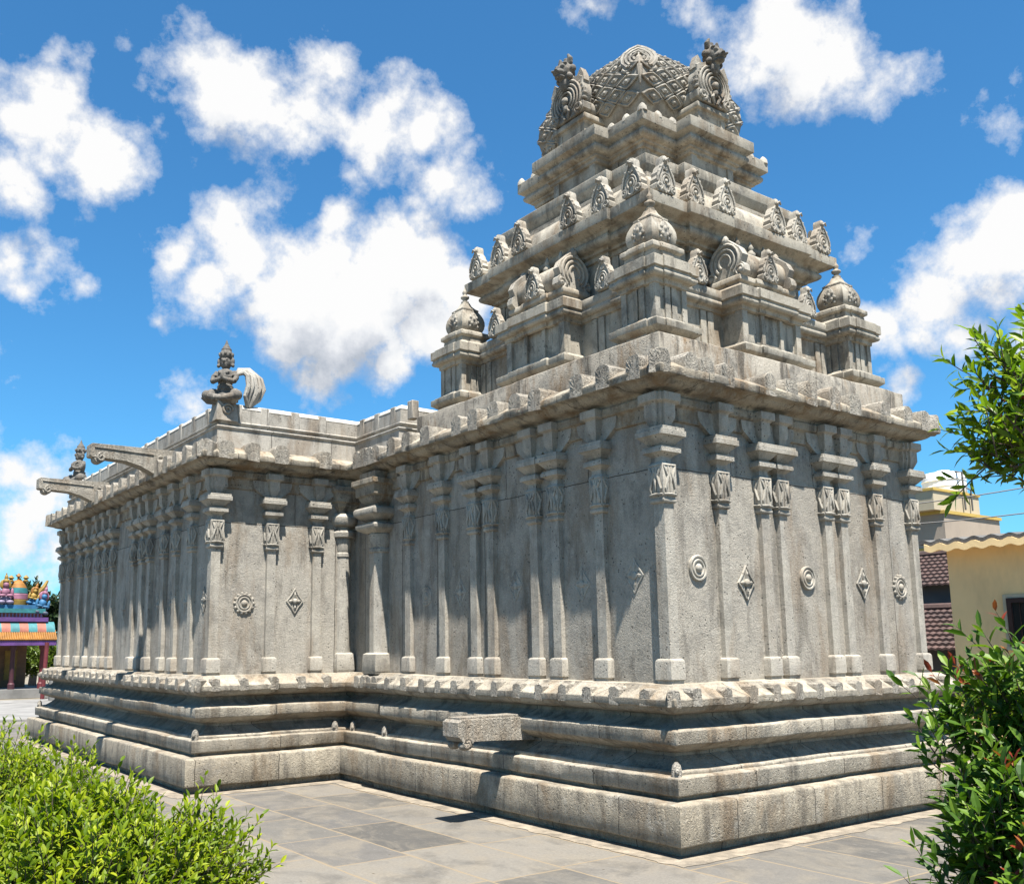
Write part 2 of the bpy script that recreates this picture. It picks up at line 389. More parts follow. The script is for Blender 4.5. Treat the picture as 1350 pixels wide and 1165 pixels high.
for x, y in ((d + 0.03, d + 0.03), (W - d - 0.03, d + 0.03), (-PR + d + 0.03, LIN + d + 0.03), (-PR + d + 0.03, L2 - d - .03)): place(kn, (x, y, zt), -math.pi / 4 if x < 3 else math.pi / 4)
zb = 1.142; d = 0.132
for x in [0.44, 0.85, 1.22, 1.57, 1.91, 2.25, 2.58, 2.91, 3.27, 3.60, 3.92, 4.32, 4.66]: place(bn, (x, d, zb), RX)
for y in [0.49, 0.88, 1.24, 1.60, 1.96, 2.31, 2.71, 3.10, 3.46, 3.80, 4.15, 4.56, 4.95]: place(bn, (d, y, zb), RL)
for y in (5.38, 5.52, 5.68, 5.84): place(bn, (AR + d, y, zb), RL)
for x in (0.42, 0.80, 1.22, 1.62, 2.0): place(bn, (-PR + x, LIN + d, zb), RX)
for k in range(22): place(bn, (-PR + d, LIN + 0.42 + k * 0.385, zb), RL)
for x, y in ((d + 0.02, d + 0.02), (W - d - 0.02, d + 0.02), (-PR + d + 0.02, LIN + d + 0.02)): place(bn, (x, y, zb), -math.pi / 4 if x < 3 else math.pi / 4)
# small upright corner knobs on the base course
mb = MB(); mb.lathe([(0.045, -0.03), (0.045, 0.06), (0.035, 0.10), (0.012, 0.125)], n=12); mb.ell((-0.03, -0.03, 0.05), (0.02, 0.02, 0.025))
ck = mb.build('corner_knob', M['knob'], temple, loc=(0.185, 0.185, 0.555), jit=0.004)
for p in ((W - 0.185, 0.185), (-PR + 0.185, LIN + 0.185), (AR + 0.02, LIN + 0.19), (AR + 0.2, LIN - 0.0), (0.2, AY - 0.23), (-PR + 0.185, L2 - 0.185)): rep(ck, (*p, 0.555))

# ------------------------------------------------------------------ pilasters
def S(h):
    h = max(h, 0.001); return [(-h, -h), (h, -h), (h, h), (-h, h)]
def bracket_mb(cross):
    mb = MB(); h = 0.001; q = 0.062
    prof = [(0.03, 3.712), (0.033, 3.73), (0.060, 3.79), (0.070, 3.815), (0.070, 3.925), (0.078, 3.938), (0.106, 3.950), (0.110, 3.955), (0.110, 4.03), (0.07, 4.036)]
    sweep(mb, [(-h, -q), (h, -q), (h, q), (-h, q)], prof, 5, cap1=True, cap0=True, r=0.003)
    if cross:
        sweep(mb, [(-q, -h), (q, -h), (q, h), (-q, h)], [(a, z + 0.0015) for a, z in prof], 5, cap1=True, cap0=True, r=0.003)
        sweep(mb, S(0.0), [(a + 0.03, z - 0.0015) for a, z in prof], 5, cap1=True, cap0=True, r=0.003)
    return mb
def make_pilaster():
    t = empty('pilaster', (0, 0, 0), 0, temple)
    mb = MB(); sweep(mb, S(0.0), [(0.062, 1.5), (0.062, 3.10)], 5, r=0)
    # chamfered upper shaft edges read as a fine raised line
    mb.build('shaft', M['pil'], t, jit=0.003)
    mb = MB(); sweep(mb, S(0.0), [(0.082, 1.322), (0.084, 1.36), (0.096, 1.362), (0.094, 1.53), (0.080, 1.55), (0.062, 1.553)], 5, cap1=True, r=0.006)
    mb.build('pilaster_base', M['pil'], t, jit=0.004)
    mb = MB()
    sweep(mb, S(0.0), [(0.062, 2.985), (0.078, 2.99), (0.088, 3.0), (0.088, 3.025), (0.076, 3.035), (0.082, 3.05), (0.090, 3.10), (0.092, 3.36), (0.078, 3.37), (0.07, 3.38), (0.066, 3.44)], 5, r=0.004)
    for k in range(4):
        mb.mat = Matrix.Rotation(k * math.pi / 2, 4, 'Z')
        y = -0.092
        for sx in (-1, 1):
            mb.tube([(sx * .078, y, 3.335), (sx * .055, y - .006, 3.29), (sx * .032, y - .008, 3.24), (sx * .05, y - .01, 3.17), (sx * .066, y - .008, 3.12), (sx * .05, y, 3.075)], [0.010, 0.013, 0.013, 0.015, 0.013, 0.008], 6)
            mb.tube([(sx * .02, y, 3.33), (sx * .012, y - .008, 3.27), (sx * .028, y - .008, 3.21)], [0.012, 0.014, 0.006], 6)
        mb.tube([(-0.085, y, 3.345), (0.085, y, 3.345)], 0.008, 5)
        mb.tube([(0, y, 3.30), (0, y - .01, 3.2), (0, y, 3.09)], [0.004, 0.016, 0.006], 6)
        mb.tube([(-0.085, y, 3.065), (0, y - .008, 3.07), (0.085, y, 3.065)], 0.012, 6)
    mb.mat = Matrix.Identity(4)
    mb.build('carved_block', M['carve'], t)
    mb = MB()
    sweep(mb, S(0.0), [(0.066, 3.42), (0.070, 3.43), (0.112, 3.462), (0.130, 3.464), (0.131, 3.505), (0.121, 3.507), (0.121, 3.522), (0.072, 3.524), (0.072, 3.535), (0.085, 3.545), (0.148, 3.612), (0.150, 3.616), (0.168, 3.618), (0.169, 3.672), (0.157, 3.674), (0.157, 3.703), (0.075, 3.705), (0.07, 3.72)], 5, cap1=True, r=0.002)
    mb.build('capital', M['pil'], t, jit=0.002, smooth=0)
    bracket_mb(False).build('bracket', M['pil'], t, jit=0.003)
    return t
pil = make_pilaster()
# narrow single bracket pilasters: wings run along the wall
wing_mb = MB(); wing_mb.prism([(-0.12, 3.72), (0.12, 3.72), (0.27, 3.83), (0.29, 3.90), (0.29, 3.94), (-0.29, 3.94), (-0.29, 3.90), (-0.27, 3.83)], -0.055, 0.05)
wingo = wing_mb.build('bracket_wing', M['pil'], pil, jit=0.004)
first = [True]
DP = 0.458
def put_pil(x, y, rz, corner=False):
    if first[0]: pil.location = (x, y, 0); pil.rotation_euler = (0, 0, rz); first[0] = False; return
    copy_tree(pil, None, (x, y, 0), rz)
for x in (1.232, 1.89, 2.185, 2.975, 3.27, 3.93): put_pil(x, DP, 0)
for y in (1.27, 1.94, 2.295, 3.08, 3.41, 4.07, 4.86): put_pil(DP, y, RL)
for x in (1.25, 1.94): put_pil(-PR + x, LIN + DP, 0)
for y in (1.17, 1.83, 2.35, 3.015, 3.395, 3.83, 5.0, 5.47, 5.94, 6.6, 7.15, 7.9): put_pil(-PR + DP, LIN + y, RL)
# corner pilasters (no wall wings)
cross_br = bracket_mb(True).build('bracket', M['pil'], None, jit=0.003)
def corner_pil(x, y):
    c = empty('pilaster', (x, y, 0), 0, temple)
    for k in kids(pil):
        if k.name.startswith('bracket'): continue
        q = k.copy(); COL.objects.link(q); q.parent = c
    q = cross_br.copy() if cross_br.parent else cross_br
    if q is not cross_br: COL.objects.link(q)
    q.parent = c
for x, y in ((DP, DP), (W - DP, DP), (-PR + DP, LIN + DP), (-PR + DP, L2 - DP), (W - DP, 4.86)): corner_pil(x, y)

# two heavier columns in the recess between sanctum and hall
def make_column(s, octa):
    t = empty('recess_column', (0, 0, 0), 0, temple)
    mb = MB(); mb.lathe([(0.135 * s, 1.5), (0.135 * s, 3.22)], n=8 if octa else 16, rot=math.pi / 8); mb.build('shaft', M['pil'], t, smooth=20)
    mb = MB(); sweep(mb, S(0), [(0.155 * s, 1.322), (0.16 * s, 1.35), (0.165 * s, 1.355), (0.155 * s, 1.58), (0.12 * s, 1.60)], 5, cap1=True, r=0.006); mb.build('column_base', M['pil'], t, jit=0.003)
    mb = MB(); mb.lathe([(0.135 * s, 2.95), (0.15 * s, 2.96), (0.15 * s, 3.0), (0.135 * s, 3.02), (0.15 * s, 3.06), (0.155 * s, 3.2), (0.13 * s, 3.24)], n=16, rot=math.pi / 8); mb.build('carved_block', M['carve'], t)
    mb = MB()
    if octa:
        sweep(mb, S(0), [(0.13 * s, 3.22), (0.19 * s, 3.25), (0.235 * s, 3.285), (0.235 * s, 3.335), (0.2 * s, 3.35), (0.13 * s, 3.36), (0.13 * s, 3.385), (0.17 * s, 3.40), (0.25 * s, 3.47), (0.255 * s, 3.475), (0.255 * s, 3.54), (0.235 * s, 3.57), (0.13 * s, 3.58)], 5, cap1=True, r=0.006)
    else:
        mb.lathe([(0.13 * s, 3.22), (0.2 * s, 3.24), (0.21 * s, 3.30), (0.19 * s, 3.33), (0.13 * s, 3.34), (0.13 * s, 3.38), (0.22 * s, 3.41), (0.25 * s, 3.46), (0.25 * s, 3.52), (0.21 * s, 3.57), (0.13 * s, 3.58)], n=20)
    mb.build('capital', M['pil'], t)
    mb = MB()
    sweep(mb, S(0), [(0.13 * s, 3.575), (0.13 * s, 3.62), (0.18 * s, 3.66), (0.2 * s, 3.70), (0.2 * s, 3.72), (0.235 * s, 3.735), (0.24 * s, 3.86), (0.27 * s, 3.88), (0.28 * s, 3.885), (0.28 * s, 3.955), (0.2 * s, 3.97), (0.2 * s, 4.06)], 5, cap1=True, r=0.005)
    mb.build('bracket', M['corn'], t, jit=0.004)
    return t
c1 = make_column(1.08, True); c1.location = (0.46, 5.66, 0)
c2 = make_column(0.85, False); c2.location = (0.33, LIN + 0.50, 0)

# ------------------------------------------------------------------ wall reliefs
def ring_tubes(mb, r, tr, y=0.0, n=28, squash=1.0, c=(0, 0)):
    pts = [(c[0] + r * math.cos(2 * math.pi * i / n), y, c[1] + r * squash * math.sin(2 * math.pi * i / n)) for i in range(n + 1)]
    mb.tube(pts, tr, 6, cap=False)
def rosette_mb(scallop):
    mb = MB()
    out = [(0.125 * math.cos(2 * math.pi * i / 32), 0.125 * math.sin(2 * math.pi * i / 32)) for i in range(32)]
    mb.prism(out, -0.018, 0.03, 0.006)
    ring_tubes(mb, 0.112, 0.014, -0.018); ring_tubes(mb, 0.075, 0.012, -0.02)
    mb.ell((0, -0.022, 0), (0.042, 0.028, 0.042))
    if scallop:
        for i in range(14):
            a = 2 * math.pi * i / 14; mb.ell((0.13 * math.cos(a), -0.008, 0.13 * math.sin(a)), (0.024, 0.022, 0.024), 8, 6)
    return mb
def diamond_mb():
    mb = MB(); w, h = 0.125, 0.175
    O = [(0, -h), (w * .42, -h * .50), (w, 0), (w * .42, h * .50), (0, h), (-w * .42, h * .50), (-w, 0), (-w * .42, -h * .50)]
    mb.prism(O, -0.010, 0.03, 0.004)
    mb.tube([(x * .96, -0.014, z * .96) for x, z in O + O[:1]], 0.011, 6)
    for a, ln in ((0, w), (90, h), (180, w), (270, h)):
        ca, sa = math.cos(R(a)), math.sin(R(a))
        mb.tube([(ca * 0.035, -0.014, sa * 0.035), (ca * ln * 0.5, -0.02, sa * ln * 0.5), (ca * ln * .8, -0.012, sa * ln * .8)], [0.012, 0.020, 0.005], 6)
    mb.ell((0, -0.020, 0), (0.040, 0.030, 0.040))
    return mb
ros = [rosette_mb(False).build('rosette_relief', M['carve'], temple, loc=(0.878, 0.452, 2.40)), rosette_mb(True).build('scalloped_rosette_relief', M['carve'], temple, loc=(4.371, 0.452, 2.31))]
dia = diamond_mb().build('diamond_relief', M['carve'], temple, loc=(1.586, 0.452, 2.28))
rep(ros[0], (2.60, 0.452, 2.36)); rep(dia, (3.62, 0.452, 2.33)); SHAL = (1, 0.4, 1)
rep(ros[0], (0.452, 4.50, 2.31), RL).scale = SHAL
for y, z in ((3.75, 2.32), (2.69, 2.34), (1.60, 2.30), (0.86, 2.34)): rep(dia, (0.452, y, z), RL).scale = SHAL
rep(ros[1], (-PR + 0.89, LIN + 0.452, 2.27)); rep(dia, (-PR + 1.63, LIN + 0.452, 2.31))
for y in (0.75, 1.5, 2.1, 2.68, 4.4, 6.27): rep(dia, (-PR + 0.452, LIN + y, 2.32), RL).scale = SHAL

# ------------------------------------------------------------------ carved arch ornament (used in many sizes)
def spiral(cx, cz, r0, r1, a0, turns, y, n=22):
    return [(cx + (r0 + (r1 - r0) * i / n) * math.cos(a0 + turns * 2 * math.pi * i / n), y, cz + (r0 + (r1 - r0) * i / n) * math.sin(a0 + turns * 2 * math.pi * i / n)) for i in range(n + 1)]
def arch_mb(w, h, t, hood=True, rings=2, face=False):
    """front faces -y, foot at z=0"""
    mb = MB()
    half = [(0.40, 0.0), (0.52, 0.05), (0.53, 0.16), (0.46, 0.22), (0.50, 0.30), (0.42, 0.40), (0.43, 0.48), (0.34, 0.56), (0.28, 0.66), (0.17, 0.74), (0.15, 0.82)]
    top = [(0.15, 0.90), (0.10, 0.97), (0.0, 1.0)]
    Rr = half + top
    pts = [(x * w, z * h) for x, z in Rr] + [(-x * w, z * h) for x, z in Rr[-2::-1]]
    mb.prism(pts, -t / 2, t / 2, t * 0.12)
    y = -t / 2 - 0.02 * w
    tr = 0.040 * w
    for sx in (-1, 1):
        mb.tube([(sx * p[0], p[1], p[2]) for p in spiral(0.36 * w, 0.13 * h, 0.16 * w, 0.03 * w, -math.pi / 2, -1.5, y)], tr * 1.2, 6)
        mb.tube([(sx * x * w, y, z * h) for x, z in ((0.46, 0.24), (0.44, 0.36), (0.34, 0.52), (0.22, 0.66), (0.12, 0.76))], [tr, tr * 1.3, tr * 1.3, tr, tr * .7], 6)
        for (x, z) in ((0.44, 0.36), (0.37, 0.50), (0.27, 0.64)):
            mb.ell((sx * x * w, y, z * h), (0.06 * w, 0.05 * w, 0.06 * w), 8, 6)
        mb.tube([(sx * x * w, y, z * h) for x, z in ((0.05, 0.02), (0.14, 0.06), (0.16, 0.16), (0.10, 0.22))], tr, 6)
    for k in range(rings):
        r = (0.28 - 0.10 * k) * w
        mb.tube([(r * math.cos(R(a)), y - 0.01 * w * k, 0.30 * h + r * 1.15 * math.sin(R(a))) for a in range(-40, 221, 20)], tr * 1.15, 6)
    mb.ell((0, y, 0.30 * h), (0.075 * w, 0.075 * w, 0.09 * w), 10, 8)
    mb.tube([(-0.10 * w, y, 0.62 * h), (0, y - .02 * w, 0.58 * h), (0.10 * w, y, 0.62 * h)], tr, 6)
    if hood:
        mb.ell((0, -t * 0.35, 0.86 * h), (0.15 * w, t * 0.45, 0.12 * h), 12, 8)
        mb.tube([(-0.12 * w, y - .3 * t, 0.80 * h), (0, y - .42 * t, 0.86 * h), (0.12 * w, y - .3 * t, 0.80 * h)], tr, 6)
    # body running back behind the plate
    mb.prism([(0.28 * w * math.cos(R(a)), 0.30 * h + 0.30 * h * math.sin(R(a)) if a <= 180 else 0.0) for a in range(0, 181, 20)] + [(-0.28 * w, 0.0), (0.28 * w, 0.0)], 0.0, t * 2.2)
    return mb
ornA = arch_mb(0.30, 0.46, 0.10).build('arch_ornament', M['carve'], temple, loc=(0, 0, -5))
af = [True]
def put_orn(x, y, z, rz, s=1.0):
    if af[0]: o = ornA; af[0] = False; o.location = (x, y, z); o.rotation_euler = (0, 0, rz)
    else: o = rep(ornA, (x, y, z), rz)
    o.scale = (s, s, s); return o
FACES = [(0, -1, 0.0), (-1, 0, RL), (1, 0, math.pi / 2), (0, 1, math.pi)]
def on_face(k, off, u):
    """point at distance off out from the tower centre on face k, u along the face"""
    nx, ny, rz = FACES[k]
    tx, ty = math.cos(rz), math.sin(rz)
    return C0[0] + nx * off + tx * u, C0[1] + ny * off + ty * u, rz

# ------------------------------------------------------------------ tower, first storey: linking wall, corner and barrel shrines
mb = MB()
HJ = sqplan(1.60, C0)
sweep(mb, HJ, [(0.03, 4.66), (0.03, 4.72), (0.0, 4.73), (0.0, 5.29), (0.03, 5.30), (0.035, 5.335), (0.05, 5.345)] + arc((0.05, 5.385), (0.05, 0.045), -80, 40, 4) + [(0.09, 5.425), (0.105, 5.44), (0.106, 5.52), (0.09, 5.532), (-0.06, 5.575), (-0.4, 5.60)], 0.2, r=0.002)
mb.build('linking_wall', M['tower'], temple, jit=0.003)
def strips(name, z0, z1, w, specs, ks=(0, 1, 2)):
    mb = MB(); mb.b2(-w, w, -0.022, 0.05, z0, z1); o = mb.build(name, M['tower'], temple, bevel=0.004); f = True
    for k in ks:
        for u, dd in specs:
            x, y, rz = on_face(k, dd, u)
            if f: o.location = (x, y, 0); o.rotation_euler = (0, 0, rz); f = False
            else: rep(o, (x, y, 0), rz)
strips('linking_wall_strip', 4.735, 5.29, 0.045, [(u, 1.602) for u in (-1.36, -1.24, -0.84, -0.72, 0.72, 0.84, 1.24, 1.36)])

def kuta():
    t = empty('corner_shrine', (0, 0, 0), 0, temple)
    J = sqplan(0.235, (0, 0), [(0.11, 0.018)])
    mb = MB(); sweep(mb, J, [(0.03, 4.66), (0.03, 4.76), (0.045, 4.765), (0.098, 4.806), (0.10, 4.808), (0.10, 4.875), (0.03, 4.90), (0.02, 4.925)], 0.2, r=0.002); mb.build('shrine_base', M['tower'], t, jit=0.003)
    mb = MB(); sweep(mb, sqplan(0.215, (0, 0)), [(0, 4.90), (0, 5.32)], 5, r=0)
    for k in range(4):
        mb.mat = Matrix.Rotation(k * math.pi / 2, 4, 'Z')
        for a, b in ((-0.236, -0.165), (-0.085, -0.012), (0.012, 0.085), (0.165, 0.2355)): mb.b2(a, b, -0.2365, -0.19, 4.905, 5.31)
        mb.mat = Matrix.Identity(4)
    mb.build('shrine_wall', M['tower'], t)
    mb = MB(); sweep(mb, J, [(-0.02, 5.28), (0.015, 5.29), (0.02, 5.33), (0.035, 5.345)] + arc((0.04, 5.38), (0.05, 0.04), -80, 40, 4) + [(0.078, 5.425), (0.10, 5.432), (0.10, 5.54), (0.09, 5.545), (0.0, 5.585), (-0.005, 5.60), (-0.03, 5.605), (-0.03, 5.655)], 0.2, r=0.002, cap1=True); mb.build('shrine_cornice', M['tower'], t, jit=0.003)
    mb = MB(); sweep(mb, sqplan(0.20, (0, 0), [(0.09, 0.012)]), [(-0.02, 5.63), (0.0, 5.64), (0.0, 5.668), (0.035, 5.69), (0.036, 5.735), (0.02, 5.752), (-0.05, 5.765)], 0.2, r=0.004, cap1=True); mb.build('neck_slab', M['tower'], t, jit=0.002)
    mb = MB(); mb.lathe([(0.145, 5.75), (0.162, 5.775), (0.183, 5.82), (0.192, 5.87), (0.190, 5.92), (0.178, 5.97), (0.155, 6.02), (0.128, 6.065), (0.132, 6.07), (0.132, 6.088), (0.10, 6.11), (0.065, 6.15), (0.045, 6.20)], n=40, sq=0.9); mb.build('dome', M['tower'], t, smooth=32)
    mb = MB(); mb.lathe([(0.05, 6.19), (0.052, 6.22), (0.03, 6.23), (0.028, 6.245), (0.056, 6.27), (0.058, 6.29), (0.03, 6.31), (0.026, 6.325), (0.036, 6.345), (0.03, 6.37), (0.01, 6.40), (0.004, 6.43)], n=16); mb.build('finial', M['tower'], t, smooth=60)
    for k in range(4):
        mb = MB()
        mb.mat = Matrix.Rotation(k * math.pi / 2, 4, 'Z')
        for px, pz, pr in ((0, 5.99, .022), (-0.045, 5.95, .02), (0.045, 5.95, .02), (0, 5.93, .026), (-0.075, 5.89, .018), (0.075, 5.89, .018), (-0.035, 5.87, .02), (0.035, 5.87, .02), (0, 6.03, .014), (-.06, 5.83, .018), (.06, 5.83, .018)):
            mb.ell((px, -0.2 + abs(pz - 5.9) * 0.18, pz), (pr, pr * 0.9, pr * 1.25), 8, 6)
        mb.ell((0, -0.185, 5.92), (0.07, 0.02, 0.1), 10, 8); mb.build('leaf_relief', M['carve'], t)
    return t
k0 = kuta(); kd = 2.578 - 0.57 - 0.335
k0.location = (C0[0] - kd, C0[1] - kd, 0)
for sx, sy in ((1, -1), (-1, 1), (1, 1)): copy_tree(k0, None, (C0[0] + sx * kd, C0[1] + sy * kd, 0), 0)

def shala():
    """barrel-roofed shrine; local front faces -y, origin on the tower centre plane of its own depth"""
    t = empty('barrel_shrine', (0, 0, 0), 0, temple)
    def rect(hx, hy0, hy1, j=0.25, p=0.03):
        return [(-hx, -hy0), (-j, -hy0), (-j, -hy0 - p), (j, -hy0 - p), (j, -hy0), (hx, -hy0), (hx, hy1), (-hx, hy1)]
    B = rect(0.52, 0.21, 0.25)
    mb = MB(); sweep(mb, B, [(0.03, 4.66), (0.03, 4.74), (0.045, 4.745), (0.098, 4.792), (0.10, 4.794), (0.10, 4.862), (0.03, 4.89), (0.02, 4.915)], 0.2, r=0.002); mb.build('shrine_base', M['tower'], t, jit=0.003)
    mb = MB(); sweep(mb, rect(0.50, 0.175, 0.25, .25, .005), [(0, 4.89), (0, 5.32)], 5, r=0)
    for a, b in ((-0.52, -0.43), (-0.19, -0.135), (0.135, 0.19), (0.43, 0.5205)): mb.b2(a, b, -0.2125, -0.15, 4.895, 5.31)
    for sx in (-1, 1): mb.b2(sx * 0.475, sx * 0.5215, -0.211, -0.12, 4.895, 5.31)
    mb.build('shrine_wall', M['tower'], t)
    mb = MB(); sweep(mb, B, [(-0.02, 5.28), (0.015, 5.29), (0.02, 5.33), (0.035, 5.345)] + arc((0.04, 5.375), (0.05, 0.04), -80, 40, 4) + [(0.078, 5.415), (0.10, 5.422), (0.10, 5.525), (0.09, 5.53), (0.0, 5.575), (-0.03, 5.60)], 0.2, r=0.002, cap1=True); mb.build('shrine_cornice', M['tower'], t, jit=0.003)
    mb = MB(); sweep(mb, rect(0.47, 0.16, 0.2, .2, .025), [(0.0, 5.59), (0.0, 5.63), (0.03, 5.65), (0.03, 5.70), (0.01, 5.715), (-0.05, 5.72)], 0.2, r=0.004, cap1=True); mb.build('neck_slab', M['tower'], t, jit=0.002)
    mb = MB(); rings = []
    for x in (-0.40, 0.40):
        rings.append([(x, 0.02 + 0.185 * math.cos(R(a)), 5.89 + 0.19 * math.sin(R(a))) for a in range(-60, 241, 15)])
    mb.loft(rings); mb.build('vault', M['tower'], t, smooth=50)
    for sx in (-1, 1):
        q = MB(); q.mat = Matrix.Translation((sx * 0.42, 0.02, 5.70)) @ Matrix.Rotation(sx * math.pi / 2, 4, 'Z')
        pts = [(0.20, 0), (0.26, 0.05), (0.25, 0.12), (0.21, 0.16), (0.245, 0.24), (0.20, 0.33), (0.12, 0.40), (0.05, 0.46), (0, 0.50)]
        q.prism(pts + [(-x, z) for x, z in pts[-2::-1]], -0.045, 0.05, 0.008)
        for r, tr in ((0.19, .02), (0.135, .018), (0.08, .016)):
            q.tube([(r * math.cos(R(a)), -0.05, 0.21 + r * 1.05 * math.sin(R(a))) for a in range(-50, 231, 20)], tr, 6)
        for s2 in (-1, 1):
            q.tube([(s2 * p[0], p[1], p[2]) for p in spiral(0.20, 0.07, 0.065, 0.012, -1.57, -1.4, -0.05)], 0.018, 6)
            q.ell((s2 * 0.21, -0.02, 0.06), (0.05, 0.06, 0.05), 8, 6)
        q.ell((0, -0.03, 0.47), (0.045, 0.05, 0.06), 8, 6)
        q.mat = Matrix.Identity(4); q.build('end_arch', M['carve'], t)
    f = arch_mb(0.26, 0.40, 0.08).build('front_arch', M['carve'], t, loc=(0, -0.19, 5.70))
    for x in (-0.24, 0.0, 0.24):
        q = MB(); q.lathe([(0.035, 6.06), (0.05, 6.09), (0.055, 6.12), (0.03, 6.15), (0.028, 6.17), (0.04, 6.19), (0.02, 6.23), (0.006, 6.27)], c=(x, 0.02, 0), n=14); q.build('finial', M['tower'], t, smooth=60)
    return t
s0 = shala()
x, y, rz = on_face(0, 2.008 - 0.33, 0); s0.location = (x, y, 0)
for k in (1, 2, 3):
    x, y, rz = on_face(k, 2.008 - 0.33, 0); copy_tree(s0, None, (x, y, 0), rz)
for k in (0, 1, 2):
    for u in (-1.0, 0.96): 
        x, y, rz = on_face(k, 1.69, u * (1 if k != 1 else -1)); put_orn(x, y, 5.54, rz, 0.84)

# second storey
J2 = sqplan(1.33, C0, [(0.74, 0.05)])
mb = MB(); sweep(mb, J2, [(0.03, 5.57), (0.03, 5.66), (0, 5.68), (0, 6.10)], 0.3, r=0.004)
mb.build('second_storey_wall', M['tower'], temple, jit=0.003)
strips('second_storey_strip', 5.68, 6.1, 0.05, [(u, 1.33 + (0.05 if abs(u) < 0.74 else 0)) for u in (-1.28, -0.82, -0.66, 0.66, 0.82, 1.28)])
mb = MB(); sweep(mb, J2, [(0.0, 6.06), (0.04, 6.07), (0.045, 6.12), (0.09, 6.13), (0.095, 6.155), (0.12, 6.165)] + arc((0.13, 6.225), (0.09, 0.06), -85, 45, 5) + [(0.205, 6.285), (0.215, 6.30), (0.30, 6.325), (0.348, 6.335), (0.349, 6.338), (0.349, 6.458), (0.34, 6.461), (0.22, 6.475)], 0.15, r=0.002)
mb.build('second_storey_cornice', M['tower'], temple, jit=0.005, step=0.010)
mb = MB(); sweep(mb, J2, [(0.24, 6.46), (0.245, 6.49), (0.235, 6.50)] + arc((0.06, 6.50), (0.19, 0.27), 5, 75, 7) + [(0.10, 6.765), (0.10, 6.80), (0.06, 6.81), (0.06, 6.86), (0.02, 6.87), (0.0, 6.9)], 0.2, r=0.0, cap1=True)
mb.build('roll_moulding', M['tower'], temple, jit=0.003)
J3 = sqplan(1.03, C0, [(0.50, 0.09)])
mb = MB(); sweep(mb, J3, [(0.22, 6.84), (0.26, 6.87), (0.30, 6.93), (0.33, 6.985), (0.332, 6.99), (0.332, 7.105), (0.32, 7.109), (0.1, 7.16), (0.0, 7.18)], 0.15, r=0.004, cap1=True)
mb.build('step_slab', M['tower'], temple, jit=0.004)
for k in range(3):
    for u in (-1.41, -0.94, -0.46, 0.46, 0.94, 1.43):
        x, y, rz = on_face(k, 1.63 if abs(u) > .74 else 1.675, u); put_orn(x, y, 6.475, rz, 0.95)
# neck storey
J4 = sqplan(0.95, C0, [(0.38, 0.22)])
mb = MB(); sweep(mb, J4, [(0.05, 7.14), (0.05, 7.19), (0.0, 7.2), (0, 7.52)], 0.3, r=0.003); mb.build('neck_wall', M['tower'], temple, jit=0.003)
strips('neck_strip', 7.2, 7.51, 0.05, [(-0.33, 1.17), (0.33, 1.17), (-0.9, 0.95), (0.9, 0.95), (-0.5, .95), (.5, .95)])
mb = MB(); sweep(mb, J4, [(0.0, 7.46), (0.04, 7.47), (0.045, 7.51), (0.075, 7.52), (0.08, 7.545)] + arc((0.085, 7.60), (0.07, 0.055), -80, 50, 5) + [(0.135, 7.655), (0.15, 7.665), (0.20, 7.686), (0.203, 7.69), (0.203, 7.82), (0.195, 7.824), (0.05, 7.88), (-0.1, 7.9)], 0.15, r=0.002, cap1=True)
mb.build('neck_cornice', M['tower'], temple, jit=0.005)
mb = MB(); mb.lathe([(0.06, -0.02), (0.055, 0.03), (0.03, 0.07), (0.008, 0.09)], n=10); cb = mb.build('cornice_bud', M['carve'], temple, loc=(C0[0] - 1.11, C0[1] - 1.11, 7.825))
for k in range(3):
    for u in (-0.85, -0.6, 0.6, 0.85): 
        x, y, rz = on_face(k, 1.10, u); rep(cb, (x, y, 7.815), rz)
rep(cb, (C0[0] + 1.11, C0[1] - 1.11, 7.825)); rep(cb, (C0[0] - 1.11, C0[1] + 1.11, 7.825))

# ------------------------------------------------------------------ great dome
DPROF = [(0.76, 7.86), (0.82, 7.98), (0.895, 8.11), (0.955, 8.25), (0.985, 8.40), (0.98, 8.55), (0.935, 8.70), (0.86, 8.83), (0.76, 8.94), (0.63, 9.03), (0.47, 9.10), (0.28, 9.14), (0.1, 9.15)]
def dprof(t):
    x = t * (len(DPROF) - 1); i = min(int(x), len(DPROF) - 2); f = x - i
    return (DPROF[i][0] * (1 - f) + DPROF[i + 1][0] * f, DPROF[i][1] * (1 - f) + DPROF[i + 1][1] * f)
def dpt(k, u, t, out=0.0):
    h, z = dprof(t); h2, z2 = dprof(min(1, t + .01)); h1, z1 = dprof(max(0, t - .01))
    nz, nh = -(h2 - h1), (z2 - z1); L = math.hypot(nz, nh) or 1
    ph = u * math.pi / 4; q = 0.74; hh = h * 1.035
    r = hh * (1 - q + q / math.cos(ph)) + out * nh / L
    p = Vector((r * math.sin(ph), -r * math.cos(ph), z + out * nz / L))
    return Matrix.Rotation(-k * math.pi / 2, 3, 'Z') @ p + Vector((C0[0], C0[1], 0))
mb = MB()
nu, nt_ = 12, 30
for k in range(4):
    b = len(mb.v)
    for j in range(nt_ + 1):
        for i in range(nu + 1): mb.v.append(tuple(dpt(k, -1 + 2 * i / nu, j / nt_)))
    for j in range(nt_):
        for i in range(nu): q = b + j * (nu + 1) + i; mb.face((q, q + 1, q + nu + 2, q + nu + 1))
mb.box((C0[0], C0[1], 9.11), (0.25, 0.25, 0.05))
dome = mb.build('dome', M['dome'], temple, smooth=60)
mb = MB()
